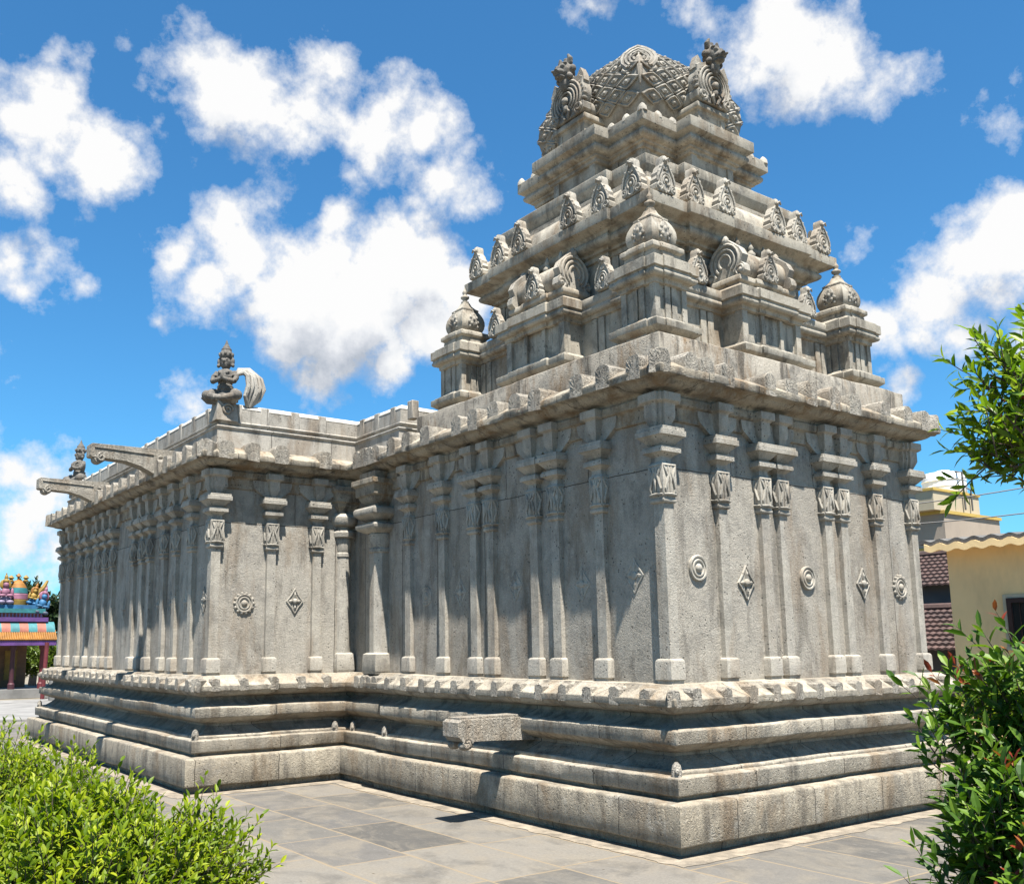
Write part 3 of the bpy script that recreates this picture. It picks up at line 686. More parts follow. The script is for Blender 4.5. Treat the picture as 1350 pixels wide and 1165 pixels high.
def tile(k, uc, tc, du, dt):
    # raised leaf-shaped cartouche with rim and boss
    o = [(0, -1), (0.55, -0.55), (1, 0), (0.55, 0.55), (0, 1), (-0.55, 0.55), (-1, 0), (-0.55, -0.55)]
    rg = lambda s, out: [tuple(dpt(k, max(-1, min(1, uc + a * du * s)), max(0, min(1, tc + c_ * dt * s)), out)) for a, c_ in o]
    mb.loft([rg(1.0, -0.01), rg(0.98, 0.035), rg(0.80, 0.045), rg(0.66, 0.022)], False, True)
    p = dpt(k, uc, tc, 0.03); mb.ell(p, (0.026, 0.026, 0.026), 8, 6)
    mb.loft([rg(0.42, 0.015), rg(0.36, 0.04), rg(0.2, 0.04)], False, True)
for k in range(4):
    rows = 14
    for j in range(rows):
        tc = 0.235 + j * 0.052
        nn = 6
        for i in range(nn + (j % 2)):
            uc = (-1 + (2 * i + 1) / nn) if j % 2 == 0 else (-1 + 2 * i / nn)
            if abs(uc) > 0.9: continue
            tile(k, uc, tc, 0.158, 0.049)
mb.build('dome_tile_relief', M['dome'], temple, smooth=45)
# leafy ridge ornaments at the dome corners
def corner_leaf():
    mb = MB()
    pts = [(0.17, 0.0), (0.23, 0.10), (0.24, 0.22), (0.20, 0.34), (0.11, 0.44), (0, 0.51)]
    P = pts + [(-x, z) for x, z in pts[-2::-1]]
    mb.prism([(x, 0.06 + z) for x, z in P], -0.03, 0.06, 0.01)
    for s, tr in ((0.93, .030), (0.72, .028), (0.50, .026), (0.28, .026)):
        mb.tube([(x * s, -0.04 - 0.05 * (1 - s), 0.06 + 0.16 + (z - 0.16) * s) for x, z in P], tr, 6)
    mb.ell((0, -0.075, 0.20), (0.05, 0.045, 0.07))
    for i in range(11):
        q = P[i]; mb.ell((q[0] * 1.03, -0.01, 0.06 + q[1] * 1.02), (0.035, 0.04, 0.035), 7, 5)
    mb.tube([(0, -0.02, 0.12), (0, -0.08, 0.02), (0, -0.06, -0.12), (0, -0.01, -0.22)], [0.03, 0.045, 0.035, 0.01], 8)
    for sx in (-1, 1):
        mb.tube([(sx * p[0], p[1], p[2]) for p in spiral(0.17, 0.06, 0.075, 0.015, -1.57, -1.4, -0.02)], 0.022, 6)
    return mb
tilt = Matrix.Rotation(R(-32), 4, 'X')
for i, (sx, sy) in enumerate(((-1, -1),)):
    rz = math.atan2(sy, sx) + math.pi / 2
    if i == 0: q = corner_leaf().build('corner_leaf', M['dome'], temple)
    else: q = rep(cl, (0, 0, 0))
    cl = q
    q.location = (C0[0] + sx * 0.86, C0[1] + sy * 0.86, 8.50); q.rotation_euler = (R(-27), 0, rz); q.scale = (0.92, 1.1, 0.95)

# great arches on the four faces, each on its own block, with a lion mask on top
def great_arch():
    t = empty('great_arch', (0, 0, 0), 0, temple)
    mb = MB(); sweep(mb, [(-0.24, -0.0), (0.24, 0.0), (0.24, 0.6), (-0.24, 0.6)], [(0.0, 7.84), (0.0, 8.06), (0.012, 8.07), (0.012, 8.085), (0.045, 8.095), (0.05, 8.10), (0.05, 8.155), (0.03, 8.175), (-0.1, 8.185)], 0.2, cap1=True, r=0.004)
    for a, b in ((-0.2415, -0.17), (0.17, 0.2415)): mb.b2(a, b, -0.012, 0.1, 7.85, 8.055)
    mb.build('arch_block', M['tower'], t, jit=0.002)
    mb = MB()
    half = [(0.26, 0.0), (0.33, 0.05), (0.34, 0.14), (0.30, 0.19), (0.345, 0.27), (0.35, 0.38), (0.315, 0.48), (0.33, 0.56), (0.26, 0.62), (0.15, 0.66), (0.10, 0.72)]
    P = half + [(0, 0.80)] + [(-x, z) for x, z in half[::-1]]
    mb.prism([(x, 8.18 + z) for x, z in P], -0.07, 0.06, 0.012)
    y = -0.075
    cz = 8.18 + 0.30
    for k, r in enumerate((0.29, 0.235, 0.18, 0.125)):
        mb.tube([(r * math.cos(R(a)), y - 0.006 * k, cz + r * 1.12 * math.sin(R(a))) for a in range(-55, 236, 15)], 0.021 - .002 * k, 6)
    for a in range(-40, 221, 13): mb.ell((0.335 * math.cos(R(a)), -0.04, cz + 0.335 * math.sin(R(a))), (0.028, 0.045, 0.028), 7, 5)
    for sx in (-1, 1):
        mb.tube([(sx * p[0], p[1], p[2]) for p in spiral(0.24, 8.27, 0.085, 0.015, -1.57, -1.5, y)], 0.024, 6)
        mb.tube([(sx * 0.03, y - .01, 8.19), (sx * .07, y - .02, 8.28), (sx * .04, y - .02, 8.34)], [.02, .025, .012], 6)
        mb.prism([(sx * 0.18, 8.72), (sx * 0.335, 8.70), (sx * 0.325, 8.80), (sx * 0.27, 8.93), (sx * 0.2, 8.84)], -0.05, 0.04)
    mb.ell((0, y - 0.02, cz), (0.055, 0.05, 0.065)); mb.ell((0, y - .01, cz - .12), (0.04, 0.04, 0.07))
    o = mb.build('arch_plate', M['dome'], t); o.location = (0, 0, 8.18 * 0.2); o.scale = (0.9, 1, 0.8)
    mb = MB(); ring = lambda yy, r: [(r * math.cos(R(a)), yy, 8.185 + 0.15 + r * math.sin(R(a))) for a in range(0, 360, 18)]
    for sx in (-1, 1):
        rg = lambda yy, r: [(sx * 0.15 + r * math.cos(R(a)), yy, 8.31 + r * math.sin(R(a))) for a in range(0, 360, 18)]
        mb.loft([rg(0.03, 0.12), rg(0.06, 0.145), rg(0.35, 0.15), rg(0.6, 0.15)])
    rg = lambda yy, r: [(r * math.cos(R(a)), yy, 8.50 + r * math.sin(R(a))) for a in range(0, 360, 18)]
    mb.loft([rg(0.03, 0.24), rg(0.08, 0.25), rg(0.6, 0.22)])
    o = mb.build('arch_barrel', M['tower'], t, smooth=50); o.location = (0, 0, 8.18 * 0.2); o.scale = (0.9, 1, 0.8)
    mb = MB()
    z0 = 8.98
    mb.ell((0, -0.08, z0), (0.13, 0.14, 0.15)); mb.ell((0, -0.20, z0 - 0.06), (0.085, 0.09, 0.06)); mb.ell((0, -0.18, z0 - 0.13), (0.075, 0.08, 0.035))
    mb.ell((0, -0.07, z0 - .2), (0.10, 0.1, 0.14))
    for sx in (-1, 1):
        mb.ell((sx * 0.06, -0.18, z0 + 0.04), (0.036, 0.036, 0.036)); mb.ell((sx * 0.065, -0.16, z0 + 0.09), (0.05, 0.04, 0.022))
        mb.ell((sx * 0.13, -0.06, z0 + 0.02), (0.04, 0.05, 0.06)); mb.ell((sx * 0.11, -0.1, z0 - 0.12), (0.04, 0.05, 0.05))
        mb.tube([(sx * 0.07, -0.07, z0 + 0.12), (sx * 0.10, -0.08, z0 + 0.20), (sx * 0.08, -0.1, z0 + 0.27)], [0.05, 0.04, 0.014], 8)
        mb.ell((sx * 0.035, -0.285, z0 - 0.05), (0.022, 0.02, 0.018))
    mb.tube([(0, -0.06, z0 + 0.12), (0, -0.05, z0 + 0.2), (0, -0.07, z0 + 0.25)], [0.06, 0.05, 0.03], 8)
    o = mb.build('lion_mask', M['dark'], t)
    o.location = (0, 0, 8.18 * 0.2 + 0.0); o.scale = (0.9, 0.95, 0.8)
    rm = o.modifiers.new('Remesh', 'REMESH'); rm.mode = 'VOXEL'; rm.voxel_size = 0.011; rm.use_smooth_shade = True
    return t
g0 = great_arch()
for i, k in enumerate((0, 1, 2, 3)):
    x, y, rz = on_face(k, 1.20, 0)
    if i == 0: g0.location = (x, y, 0)
    else: copy_tree(g0, None, (x, y, 0), rz)

# ------------------------------------------------------------------ water spouts
def spout_mesh(L, curved):
    """runs along -x from x=0; front at x=-L"""
    mb = MB()
    if curved:
        w = 0.11
        side = [(0.12, -0.22), (-0.18 * L, -0.215), (-0.36 * L, -0.12), (-0.55 * L, -0.065), (-0.98 * L, -0.045), (-1.0 * L, -0.03), (-1.0 * L, 0.135), (-0.975 * L, 0.15), (0.12, 0.165)]
        mb.mat = Matrix.Rotation(math.pi / 2, 4, 'Z') @ Matrix.Identity(4)
        # outline lives in x-z, extruded along y
        mb.mat = Matrix.Identity(4)
        mb.prism(side, -w, w)
        for sy in (-1, 1):
            mb.tube([(-L * 0.97 + p[0], sy * (w + 0.004), -0.045 + p[2]) for p in spiral(0.12, 0, 0.06, 0.015, 1.6, 1.3, 0)], 0.02, 6)
            mb.tube([(-0.2 * L, sy * (w + .004), 0.07), (-0.95 * L, sy * (w + .004), 0.10)], 0.012, 5)
            for dx, dz in ((-0.08, 0.0), (-0.14, -0.06), (-0.05, -0.08), (-0.12, 0.05), (0.0, -0.02)): mb.ell((dx, sy * w, dz), (0.035, 0.02, 0.03), 8, 6)
        rg = lambda yy: [(-L * 0.88 + 0.075 * math.cos(R(a)), yy, -0.06 + 0.065 * math.sin(R(a))) for a in range(0, 360, 20)]
        mb.loft([rg(-w + 0.005), rg(w - 0.005)])
    else:
        w = 0.135
        mb.prism([(0.2, -0.13), (-0.55 * L, -0.10), (-0.93 * L, -0.09), (-0.97 * L, -0.05), (-L, -0.04), (-L, 0.10), (-0.95 * L, 0.125), (0.2, 0.12)], -w, w)
        mb.b2(-L * 0.95, 0.1, -w * 0.75, w * 0.75, 0.12, 0.145)
        for sy in (-1, 1):
            mb.ell((-L * 0.86, sy * 0.09, -0.13), (0.085, 0.05, 0.05)); mb.tube([(-L * .86 + p[0], sy * (w - .01), -0.11 + p[2]) for p in spiral(0, 0, 0.06, 0.015, 0, 1.4, 0)], 0.016, 6)
    return mb
spout_mesh(0.86, False).build('base_spout', M['knob'], temple, loc=(0.22, 2.42, 0.83), bevel=0.012, jit=0.005)
sp = spout_mesh(1.12, True).build('roof_spout', M['knob'], temple, loc=(-1.72, 8.24, 4.42), bevel=0.008, jit=0.003)
rep(sp, (-1.68, 11.7, 4.44))

# ------------------------------------------------------------------ statues on the parapet
def statue_mesh():
    """kneeling winged figure facing -y/-x corner, height about .8, origin at the seat; front is -y"""
    mb = MB()
    mb.ell((0, 0.0, 0.10), (0.17, 0.15, 0.07))                       # seat
    for sx in (-1, 1):
        mb.tube([(sx * 0.08, 0.04, 0.13), (sx * 0.20, -0.10, 0.11), (sx * 0.24, -0.16, 0.09)], [0.09, 0.085, 0.06], 10)    # thighs
        mb.tube([(sx * 0.24, -0.16, 0.08), (sx * 0.12, -0.20, 0.05), (sx * -0.02, -0.19, 0.045)], [0.062, 0.055, 0.04], 10)  # shins folded
        mb.ell((sx * 0.25, -0.16, 0.085), (0.085, 0.08, 0.075))
        mb.tube([(sx * 0.135, 0.0, 0.44), (sx * 0.19, -0.04, 0.36), (sx * 0.18, -0.12, 0.29)], [0.05, 0.045, 0.04], 10)    # upper arm
        mb.tube([(sx * 0.18, -0.12, 0.29), (sx * 0.09, -0.17, 0.30), (sx * 0.0, -0.175, 0.33)], [0.04, 0.035, 0.028], 10)   # forearm to joined palms
        mb.ell((sx * 0.17, -0.03, 0.39), (0.06, 0.06, 0.03))                                                            # armlet
        mb.ell((sx * 0.115, -0.01, 0.60), (0.032, 0.03, 0.055)); mb.ell((sx * 0.12, -0.02, 0.54), (0.03, 0.03, 0.03))       # ears and earrings
        mb.ell((sx * 0.038, -0.095, 0.615), (0.018, 0.014, 0.014))
        mb.tube([(sx * 0.075, -0.10, 0.44), (sx * 0.05, -0.13, 0.40)], [0.03, 0.02], 8)
    mb.ell((0, -0.185, 0.36), (0.028, 0.03, 0.06))                    # joined hands
    mb.tube([(0, 0.0, 0.12), (0, -0.01, 0.24), (0, -0.015, 0.36), (0, 0.0, 0.45), (0, 0.0, 0.50)], [0.125, 0.105, 0.135, 0.12, 0.05], 14)
    for z in (0.20, 0.235): mb.tube([(0.118 * math.cos(R(a)), 0.118 * math.sin(R(a)) - .005, z) for a in range(0, 361, 20)], 0.016, 6)
    mb.tube([(0.10 * math.cos(R(a)), 0.09 * math.sin(R(a)) - .03, 0.46 - 0.05 * (math.sin(R(a)) < 0)) for a in range(0, 361, 20)], 0.018, 6)
    mb.ell((0, -0.01, 0.59), (0.098, 0.098, 0.105)); mb.ell((0, -0.11, 0.585), (0.02, 0.04, 0.03)); mb.ell((0, -0.095, 0.545), (0.035, 0.022, 0.014)); mb.ell((0, -.07, .525), (.045, .04, .03))
    mb.lathe([(0.105, 0.65), (0.112, 0.67), (0.112, 0.69), (0.098, 0.70), (0.095, 0.73), (0.08, 0.76), (0.085, 0.765), (0.085, 0.78), (0.055, 0.80), (0.06, 0.81), (0.035, 0.84), (0.02, 0.88), (0.005, 0.92)], n=18)
    for a in range(0, 360, 40): mb.ell((0.105 * math.cos(R(a)), 0.105 * math.sin(R(a)), 0.70), (0.025, 0.025, 0.03), 8, 6)
    # plate under the knees
    mb.tube([(-0.36, -0.10, 0.07), (-0.25, -0.13, 0.02), (0, -0.13, 0.0), (0.25, -0.12, 0.02)], [0.015, 0.05, 0.055, 0.04], 8)
    return mb
def make_statue(loc, rz, label):
    t = empty('stone_statue', loc, rz); tag(t, label, 'statue', 'statues on the temple parapet')
    o = statue_mesh().build('figure', M['dark'], t); o.scale = (0.84, 0.95, 1.0)
    rm = o.modifiers.new('Remesh', 'REMESH'); rm.mode = 'VOXEL'; rm.voxel_size = 0.010; rm.use_smooth_shade = True
    return t
st1 = make_statue((-PR + 0.60, LIN + 0.60, 5.0), R(-38), 'dark stone statue kneeling with a pointed crown on the near parapet corner')
st2 = empty('stone_statue', (-PR + 0.60, L2 - 0.60, 5.0), R(-70)); tag(st2, 'small dark stone statue on the far parapet corner behind the roof spouts', 'statue', 'statues on the temple parapet')
for k in kids(st1): q = k.copy(); COL.objects.link(q); q.parent = st2
# fluted curl standing beside the near statue, part of the temple parapet
mb = MB()
ns = 5
for i in range(ns):
    o = (i - (ns - 1) / 2) * 0.05
    path = [(0.14, 0.0 + o * .2, -0.02), (0.20 + o * .9, o, 0.12), (0.25 + o, o, 0.27), (0.22 + o * .9, o, 0.41), (0.11 + o * .3, o, 0.50 + o * .5), (0.0, o, 0.485 + o * .6), (-0.06, o, 0.40 + o * .4)]
    mb.tube(path, [0.03, 0.032, 0.036, 0.036, 0.034, 0.03, 0.016], 8)
mb.tube([(0.15, 0, -0.02), (0.25, 0, 0.2), (0.20, 0, 0.40), (0.08, 0, 0.47)], [0.04, 0.05, 0.05, 0.03], 8)
mb.build('parapet_curl', M['parapet'], temple, loc=(-PR + 0.78, LIN + 0.60, 5.0), rz=R(-25))
mb = MB(); mb.b2(-0.16, 0.16, -0.14, 0.14, -0.27, 0.012, (0.8, 0.8)); mb.tube(spiral(0.0, -0.11, 0.08, 0.02, 0, 1.5, -0.135), 0.018, 6)
mb.build('statue_pedestal', M['parapet'], temple, loc=(-PR + 0.58, LIN + 0.58, 5.0), bevel=0.01)

# ------------------------------------------------------------------ ground
GZ = -0.075
def paving_mat():
    m, nt = new_mat('paving_slabs'); g = N(nt)
    pos = g.n('ShaderNodeNewGeometry').outputs['Position']
    sp = g.n('ShaderNodeSeparateXYZ'); g.l(pos, sp.inputs[0])
    cb = g.n('ShaderNodeCombineXYZ'); g.l(g.math('ADD', sp.outputs[1], 40.55), cb.inputs[0]); g.l(g.math('ADD', sp.outputs[0], 30.31), cb.inputs[1])
    wob = g.n('ShaderNodeTexNoise'); wob.inputs['Scale'].default_value = 3; g.l(pos, wob.inputs['Vector'])
    wv = g.n('ShaderNodeVectorMath', operation='MULTIPLY_ADD'); g.l(wob.outputs['Color'], wv.inputs[0]); wv.inputs[1].default_value = (0.02,) * 3; g.l(cb.outputs[0], wv.inputs[2])
    br = g.n('ShaderNodeTexBrick'); g.l(wv.outputs[0], br.inputs['Vector']); br.offset = 0.37; br.squash = 1.18; br.squash_frequency = 3
    for k, v in (('Scale', 1), ('Brick Width', 1.12), ('Row Height', 0.735), ('Mortar Size', 0.010), ('Mortar Smooth', 0.25), ('Bias', 0.0)): br.inputs[k].default_value = v
    br.inputs['Color1'].default_value = (0, 0, 0, 1); br.inputs['Color2'].default_value = (1, 1, 1, 1); br.inputs['Mortar'].default_value = (.5, .5, .5, 1)
    c = g.ramp(br.outputs['Color'], [(0.0, (0.13, 0.13, 0.13)), (0.25, (0.22, 0.218, 0.212)), (0.5, (0.32, 0.308, 0.285)), (0.75, (0.18, 0.18, 0.184)), (1.0, (0.38, 0.36, 0.325))])
    bl = g.noise(g.scale(pos, (1.0, 0.7, 1)), 2.2, 6, 0.6, 1.2)
    c = g.mix(g.ramp(bl, [(0.44, 0.0), (0.64, 0.6)]), c, (0.35, 0.32, 0.27))
    bd = g.noise(pos, 1.6, 5, 0.65, 0.5)
    c = g.mix(g.ramp(bd, [(0.5, 0.0), (0.66, 0.65)]), c, (0.12, 0.12, 0.12))
    fi = g.noise(pos, 40, 4, 0.75); c = g.mix(g.ramp(fi, [(0.35, 0.3), (0.6, 0.0)]), c, (0.12, 0.12, 0.12))
    gt = g.noise(pos, 120, 2, 0.9); c = g.mix(g.ramp(gt, [(0.60, 0.0), (0.70, 0.55)]), c, (0.30, 0.25, 0.18)); gv = g.n('ShaderNodeTexVoronoi'); gv.inputs['Scale'].default_value = 3.2; g.l(pos, gv.inputs['Vector']); c = g.mix(g.ramp(gv.outputs['Distance'], [(0.02, 0.85), (0.05, 0.0)]), c, (0.09, 0.07, 0.045))
    sc = g.noise(g.scale(pos, (6, 1.2, 1)), 3.0, 6, 0.7, 2.0); c = g.mix(g.ramp(sc, [(0.58, 0.0), (0.66, 0.35)]), c, (0.42, 0.41, 0.39))
    c = g.mix(g.math('MULTIPLY', br.outputs['Fac'], 0.9), c, (0.40, 0.32, 0.215))
    # sandy mortar smeared beside the joints
    br2 = g.n('ShaderNodeTexBrick'); g.l(wv.outputs[0], br2.inputs['Vector']); br2.offset = 0.37; br2.squash = 1.18; br2.squash_frequency = 3
    for k, v in (('Scale', 1), ('Brick Width', 1.12), ('Row Height', 0.735), ('Mortar Size', 0.035), ('Mortar Smooth', 1.0)): br2.inputs[k].default_value = v
    sm = g.math('MULTIPLY', br2.outputs['Fac'], g.ramp(g.noise(pos, 6, 4), [(0.45, 0.0), (0.7, 0.7)]))
    c = g.mix(sm, c, (0.37, 0.31, 0.225))
    c = g.mix(1.0, c, (0.48, 0.455, 0.415), 'MULTIPLY')
    b = g.n('ShaderNodeBsdfPrincipled'); g.l(c, b.inputs['Base Color']); b.inputs['Roughness'].default_value = 0.72; b.inputs['Specular IOR Level'].default_value = 0.3
    bp = g.n('ShaderNodeBump'); bp.inputs['Strength'].default_value = 0.35; bp.inputs['Distance'].default_value = 0.02
    h = g.math('SUBTRACT', g.math('MULTIPLY', fi, 0.35), g.math('MULTIPLY', br.outputs['Fac'], 0.6)); h = g.math('ADD', h, g.math('MULTIPLY', bl, 0.6)); g.l(h, bp.inputs['Height']); g.l(bp.outputs[0], b.inputs['Normal'])
    g.out(b.outputs[0]); return m
def sheet(name, x0, x1, y0, y1, z, mat, n=1):
    mb = MB(); b = mb._p([(x0, y0, z), (x1, y0, z), (x1, y1, z), (x0, y1, z)]); mb.face((b, b + 1, b + 2, b + 3))
    return tag(mb.build(name, mat, smooth=0), kind='structure')
M['earth'] = plain('dry_earth', (0.26, 0.22, 0.16), 0.95, 0.25, 0.6, 0.3, dirt=(0.12, 0.13, 0.05))
M['sand'] = plain('sandy_mortar', (0.30, 0.25, 0.185), 0.95, 0.45, 7, 0.6, dirt=(0.15, 0.13, 0.105))
M['lane'] = plain('pale_concrete', (0.27, 0.26, 0.24), 0.9, 0.25, 1.5, 0.2, dirt=(0.14, 0.135, 0.125))
sheet('ground', -900, 900, -900, 1500, GZ - 0.012, M['earth'])
sheet('paving', -14, 11.2, -14, 21, GZ - 0.004, paving_mat())
sheet('lane', -60, 60, 21, 31.2, GZ - 0.006, M['lane'])
mb = MB(); rings = [[], []]
for dd, rg in ((0.17, rings[0]), (-0.2, rings[1])):
    q = offset_poly(PLAN, dd)
    for i in range(len(q)):
        a_, b_ = Vector(q[i]), Vector(q[(i + 1) % len(q)]); n_ = max(2, int((Vector(PLAN[(i + 1) % len(q)]) - Vector(PLAN[i])).length / 0.06))
        for k in range(n_):
            t_ = a_.lerp(b_, k / n_); w_ = 0.045 if dd > 0 else 0
            rg.append((t_.x + w_ * noise.noise(Vector((t_.x * 5, t_.y * 5, 1))) + w_ * .6 * noise.noise(Vector((t_.x * 17, t_.y * 17, 4))), t_.y + w_ * noise.noise(Vector((t_.x * 5, t_.y * 5, 8))), GZ))
b0 = mb._p(rings[0]); b1 = mb._p(rings[1]); n_ = len(rings[0])
for i in range(n_): mb.face((b0 + i, b0 + (i + 1) % n_, b1 + (i + 1) % n_, b1 + i))
tag(mb.build('mortar_strip', M['sand'], smooth=0), kind='structure')

# ------------------------------------------------------------------ yellow house on the right
M['yellow'] = plain('yellow_plaster', (0.88, 0.63, 0.31), 0.85, 0.06, 1.2, 0.12, dirt=(0.60, 0.43, 0.22), k=1.0)
M['brown'] = plain('dark_brown_wood', (0.055, 0.025, 0.02), 0.5, 0.2)
M['glass'] = plain('dim_glass', (0.03, 0.035, 0.035), 0.08, 0.1, bump=0.0)
M['asb'] = plain('weathered_roof_sheet', (0.13, 0.125, 0.115), 0.9, 0.35, 3, 0.3, dirt=(0.3, 0.28, 0.24))
hs = empty('yellow_house', (12, 0, GZ)); tag(hs, 'pale yellow plastered house with a wavy roof sheet behind the right bush', 'house')
mb = MB(); mb.b2(0, 7, -7, 3.83, 0, 3.56 - GZ); mb.b2(-0.03, 0.02, -7, 3.86, 0, 0.5); mb.build('wall', M['yellow'], hs)
mb = MB(); rings = []
for x, dz in ((-0.38, 0.0), (-0.38, 0.075), (7.2, 0.675), (7.2, 0.60)):
    rings.append([(x, -7.2 + i * 0.05, 3.50 - GZ + dz + 0.026 * math.sin(i * 0.05 * 2 * math.pi / 0.32)) for i in range(228)])
rings.append(rings[0]); mb.loft(rings, False, False, closed=False); mb.build('roof', M['asb'], hs, smooth=60)
mb = MB(); rings = []
for x, dz in ((-0.40, -0.13), (-0.40, -0.005), (-0.02, 0.02), (-0.02, -0.06)):
    rings.append([(x, -7.1 + i * 0.05, 3.50 - GZ + dz + (0.026 * math.sin((i * 0.05 + 0.1) * 2 * math.pi / 0.32) * (1 if dz > -.1 else 0.9))) for i in range(224)])
rings.append(rings[0]); mb.loft(rings, False, False, closed=False); mb.build('eave_fascia', M['yellow'], hs, smooth=60)
wn = MB(); wn.b2(-0.06, 0.01, -1.25, -1.17, 0, 0.86); wn.b2(-0.06, 0.01, -0.08, 0, 0, 0.86); wn.b2(-0.06, 0.01, -1.17, -0.08, 0.78, 0.86); wn.b2(-0.06, 0.01, -1.17, -0.08, 0, 0.08); wn.b2(-0.05, 0.01, -0.66, -0.60, 0.08, 0.78)
for k in range(7): wn.b2(-0.035, -0.02, -1.15 + k * 0.155, -1.135 + k * 0.155, 0.08, 0.78)
w = wn.build('window', M['brown'], hs, loc=(0, 2.80, 1.58 - GZ)); mb = MB(); mb.b2(-0.012, -0.002, -1.17, -0.08, 0.08, 0.78); mb.build('pane', M['glass'], w)
mb = MB(); mb.b2(-0.05, 0.01, -1.32, 0.07, -0.07, -0.005); mb.b2(-0.03, 0.01, -1.32, -1.255, 0.0, 0.93); mb.b2(-0.03, 0.01, 0.005, 0.07, 0, 0.93); mb.b2(-0.03, 0.01, -1.25, 0.0, 0.865, 0.93); mb.build('sill', plain('pale_trim', (0.76, 0.68, 0.48), 0.8, 0.05), w)

# flat-roofed house with a water tank, tiled sheds
M['pinkplaster'] = plain('pinkish_plaster', (0.48, 0.39, 0.30), 0.85, 0.08, 0.8, 0.1, dirt=(0.30, 0.25, 0.2))
M['cream'] = plain('cream_plaster', (0.62, 0.52, 0.35), 0.85, 0.08, 0.8, 0.1)
M['yellowtrim'] = plain('yellow_trim', (0.66, 0.45, 0.10), 0.7, 0.08)
M['white'] = plain('white_plastic', (0.78, 0.78, 0.77), 0.35, 0.04, bump=0.0, k=1.0)
M['tile'] = plain('old_clay_tile', (0.10, 0.055, 0.045), 0.85, 0.4, 5, 0.3, dirt=(0.03, 0.028, 0.026))
bh = empty('flat_roofed_house', (23.9, 10, GZ)); tag(bh, 'beige flat roofed house with yellow trimmed parapet beyond the yellow house', 'house')
mb = MB(); mb.b2(0.25, 6, 0.3, 9, 0, 4.75); mb.build('wall', M['pinkplaster'], bh)
mb = MB(); mb.b2(0, 3.62, 0, 7, 4.72, 5.78, (1, 1)); mb.build('parapet', M['pinkplaster'], bh)
mb = MB(); mb.b2(-0.06, 3.68, -0.06, 7.06, 5.78, 5.88); mb.b2(-0.03, 3.65, -0.03, 7.03, 4.62, 4.715); mb.build('parapet_trim', M['yellowtrim'], bh)
mb = MB(); mb.b2(-0.45, 2.45, 0.05, 1.45, 5.885, 6.50); mb.build('tank_plinth', M['cream'], bh); mb = MB(); mb.b2(-0.49, 2.49, 0.01, 1.49, 6.50, 6.58); mb.build('plinth_trim', M['yellowtrim'], bh)
w = MB(); w.b2(0.9, 1.9, 0.24, 0.3, 3.0, 4.1); w = w.build('window', M['brown'], bh); mb = MB(); mb.b2(1.0, 1.8, 0.225, 0.238, 3.1, 4.0); mb.build('pane', M['glass'], w)
tk = empty('water_tank', (25.6, 10.78, GZ + 6.585)); tag(tk, 'white cylindrical water tank standing on the beige flat roofed house', 'water tank')
mb = MB(); mb.lathe([(0.66, 0), (0.68, 0.02), (0.68, 0.25), (0.70, 0.265), (0.68, 0.28), (0.68, 0.45), (0.70, 0.465), (0.68, 0.48), (0.68, 0.66), (0.62, 0.74), (0.35, 0.78)], n=28); mb.build('drum', M['white'], tk, smooth=50)
mb = MB(); mb.lathe([(0.22, 0.765), (0.23, 0.80), (0.21, 0.85), (0.1, 0.87)], n=20); mb.build('lid', M['white'], tk)
mb = MB(); mb.tube([(-0.3, -0.55, 0.72), (-0.35, -0.80, 0.66), (-0.35, -0.82, -0.6)], 0.035); mb.tube([(0.1, -0.66, 0.2), (0.1, -0.82, 0.1), (0.1, -0.82, -0.6)], 0.03); mb.build('pipe', M['asb'], tk)
def tiled_shed(loc, L, depth, zlo, zhi, label, wallmat):
    t = empty('tiled_shed', loc); tag(t, label, 'shed', 'old tiled sheds beside the temple')
    mb = MB(); mb.b2(0.25, depth, 0, L, 0, zlo + 0.1); mb.build('wall', wallmat, t)
    mb = MB(); rows = 9; cols = int(L / 0.16)
    for r in range(rows):
        x0 = depth * r / rows - 0.1; x1 = depth * (r + 1) / rows; z0 = zlo + (zhi - zlo) * r / rows + 0.04; z1 = zlo + (zhi - zlo) * (r + 1) / rows
        ra = [[(x, -0.15 + c * 0.08, z + 0.025 * math.sin(c * math.pi)+ (0.03 if c % 2 else 0)) for c in range(cols * 2 + 4)] for x, z in ((x0, z0 - 0.05), (x0, z0), (x1, z1))]
        mb.loft(ra, False, False, closed=False)
    mb.build('roof', M['tile'], t, smooth=0)
    mb = MB(); mb.tube([(depth, -0.2, zhi + 0.05), (depth, L + 0.2, zhi + 0.05)], 0.11, 8); mb.build('ridge', M['tile'], t)
    return t
M['greywall'] = plain('grey_wall', (0.17, 0.17, 0.165), 0.9, 0.2, 1.5)
M['darkwall'] = plain('dark_wall', (0.10, 0.10, 0.105), 0.9, 0.2, 1.5)
tiled_shed((15.6, 4.5, GZ), 4.5, 1.6, 1.55, 2.52, 'low shed with a dark clay tile roof right of the temple corner', M['darkwall'])
tiled_shed((17.8, 5.2, GZ), 5.5, 1.6, 3.15, 4.05, 'taller grey shed with reddish tiles behind the low dark tiled shed', M['greywall'])
# wires
M['wire'] = plain('black_cable', (0.02, 0.02, 0.02), 0.6, 0.1)
def cable(a, b, sag, label):
    a, b = Vector(a), Vector(b); mb = MB()
    mb.tube([tuple(a.lerp(b, i / 20) + Vector((0, 0, -sag * 4 * (i / 20) * (1 - i / 20)))) for i in range(21)], 0.018, 5)
    tag(mb.build('overhead_cable', M['wire'], None), label, 'cable', 'overhead cables')
cable((19.2, 10.6, 5.5), (27.2, 3.2, 7.3), 0.3, 'thin black overhead cable crossing in front of the white water tank')
cable((19.2, 10.4, 5.0), (27.2, 3.0, 6.3), 0.3, 'lower thin black overhead cable in front of the beige parapet')

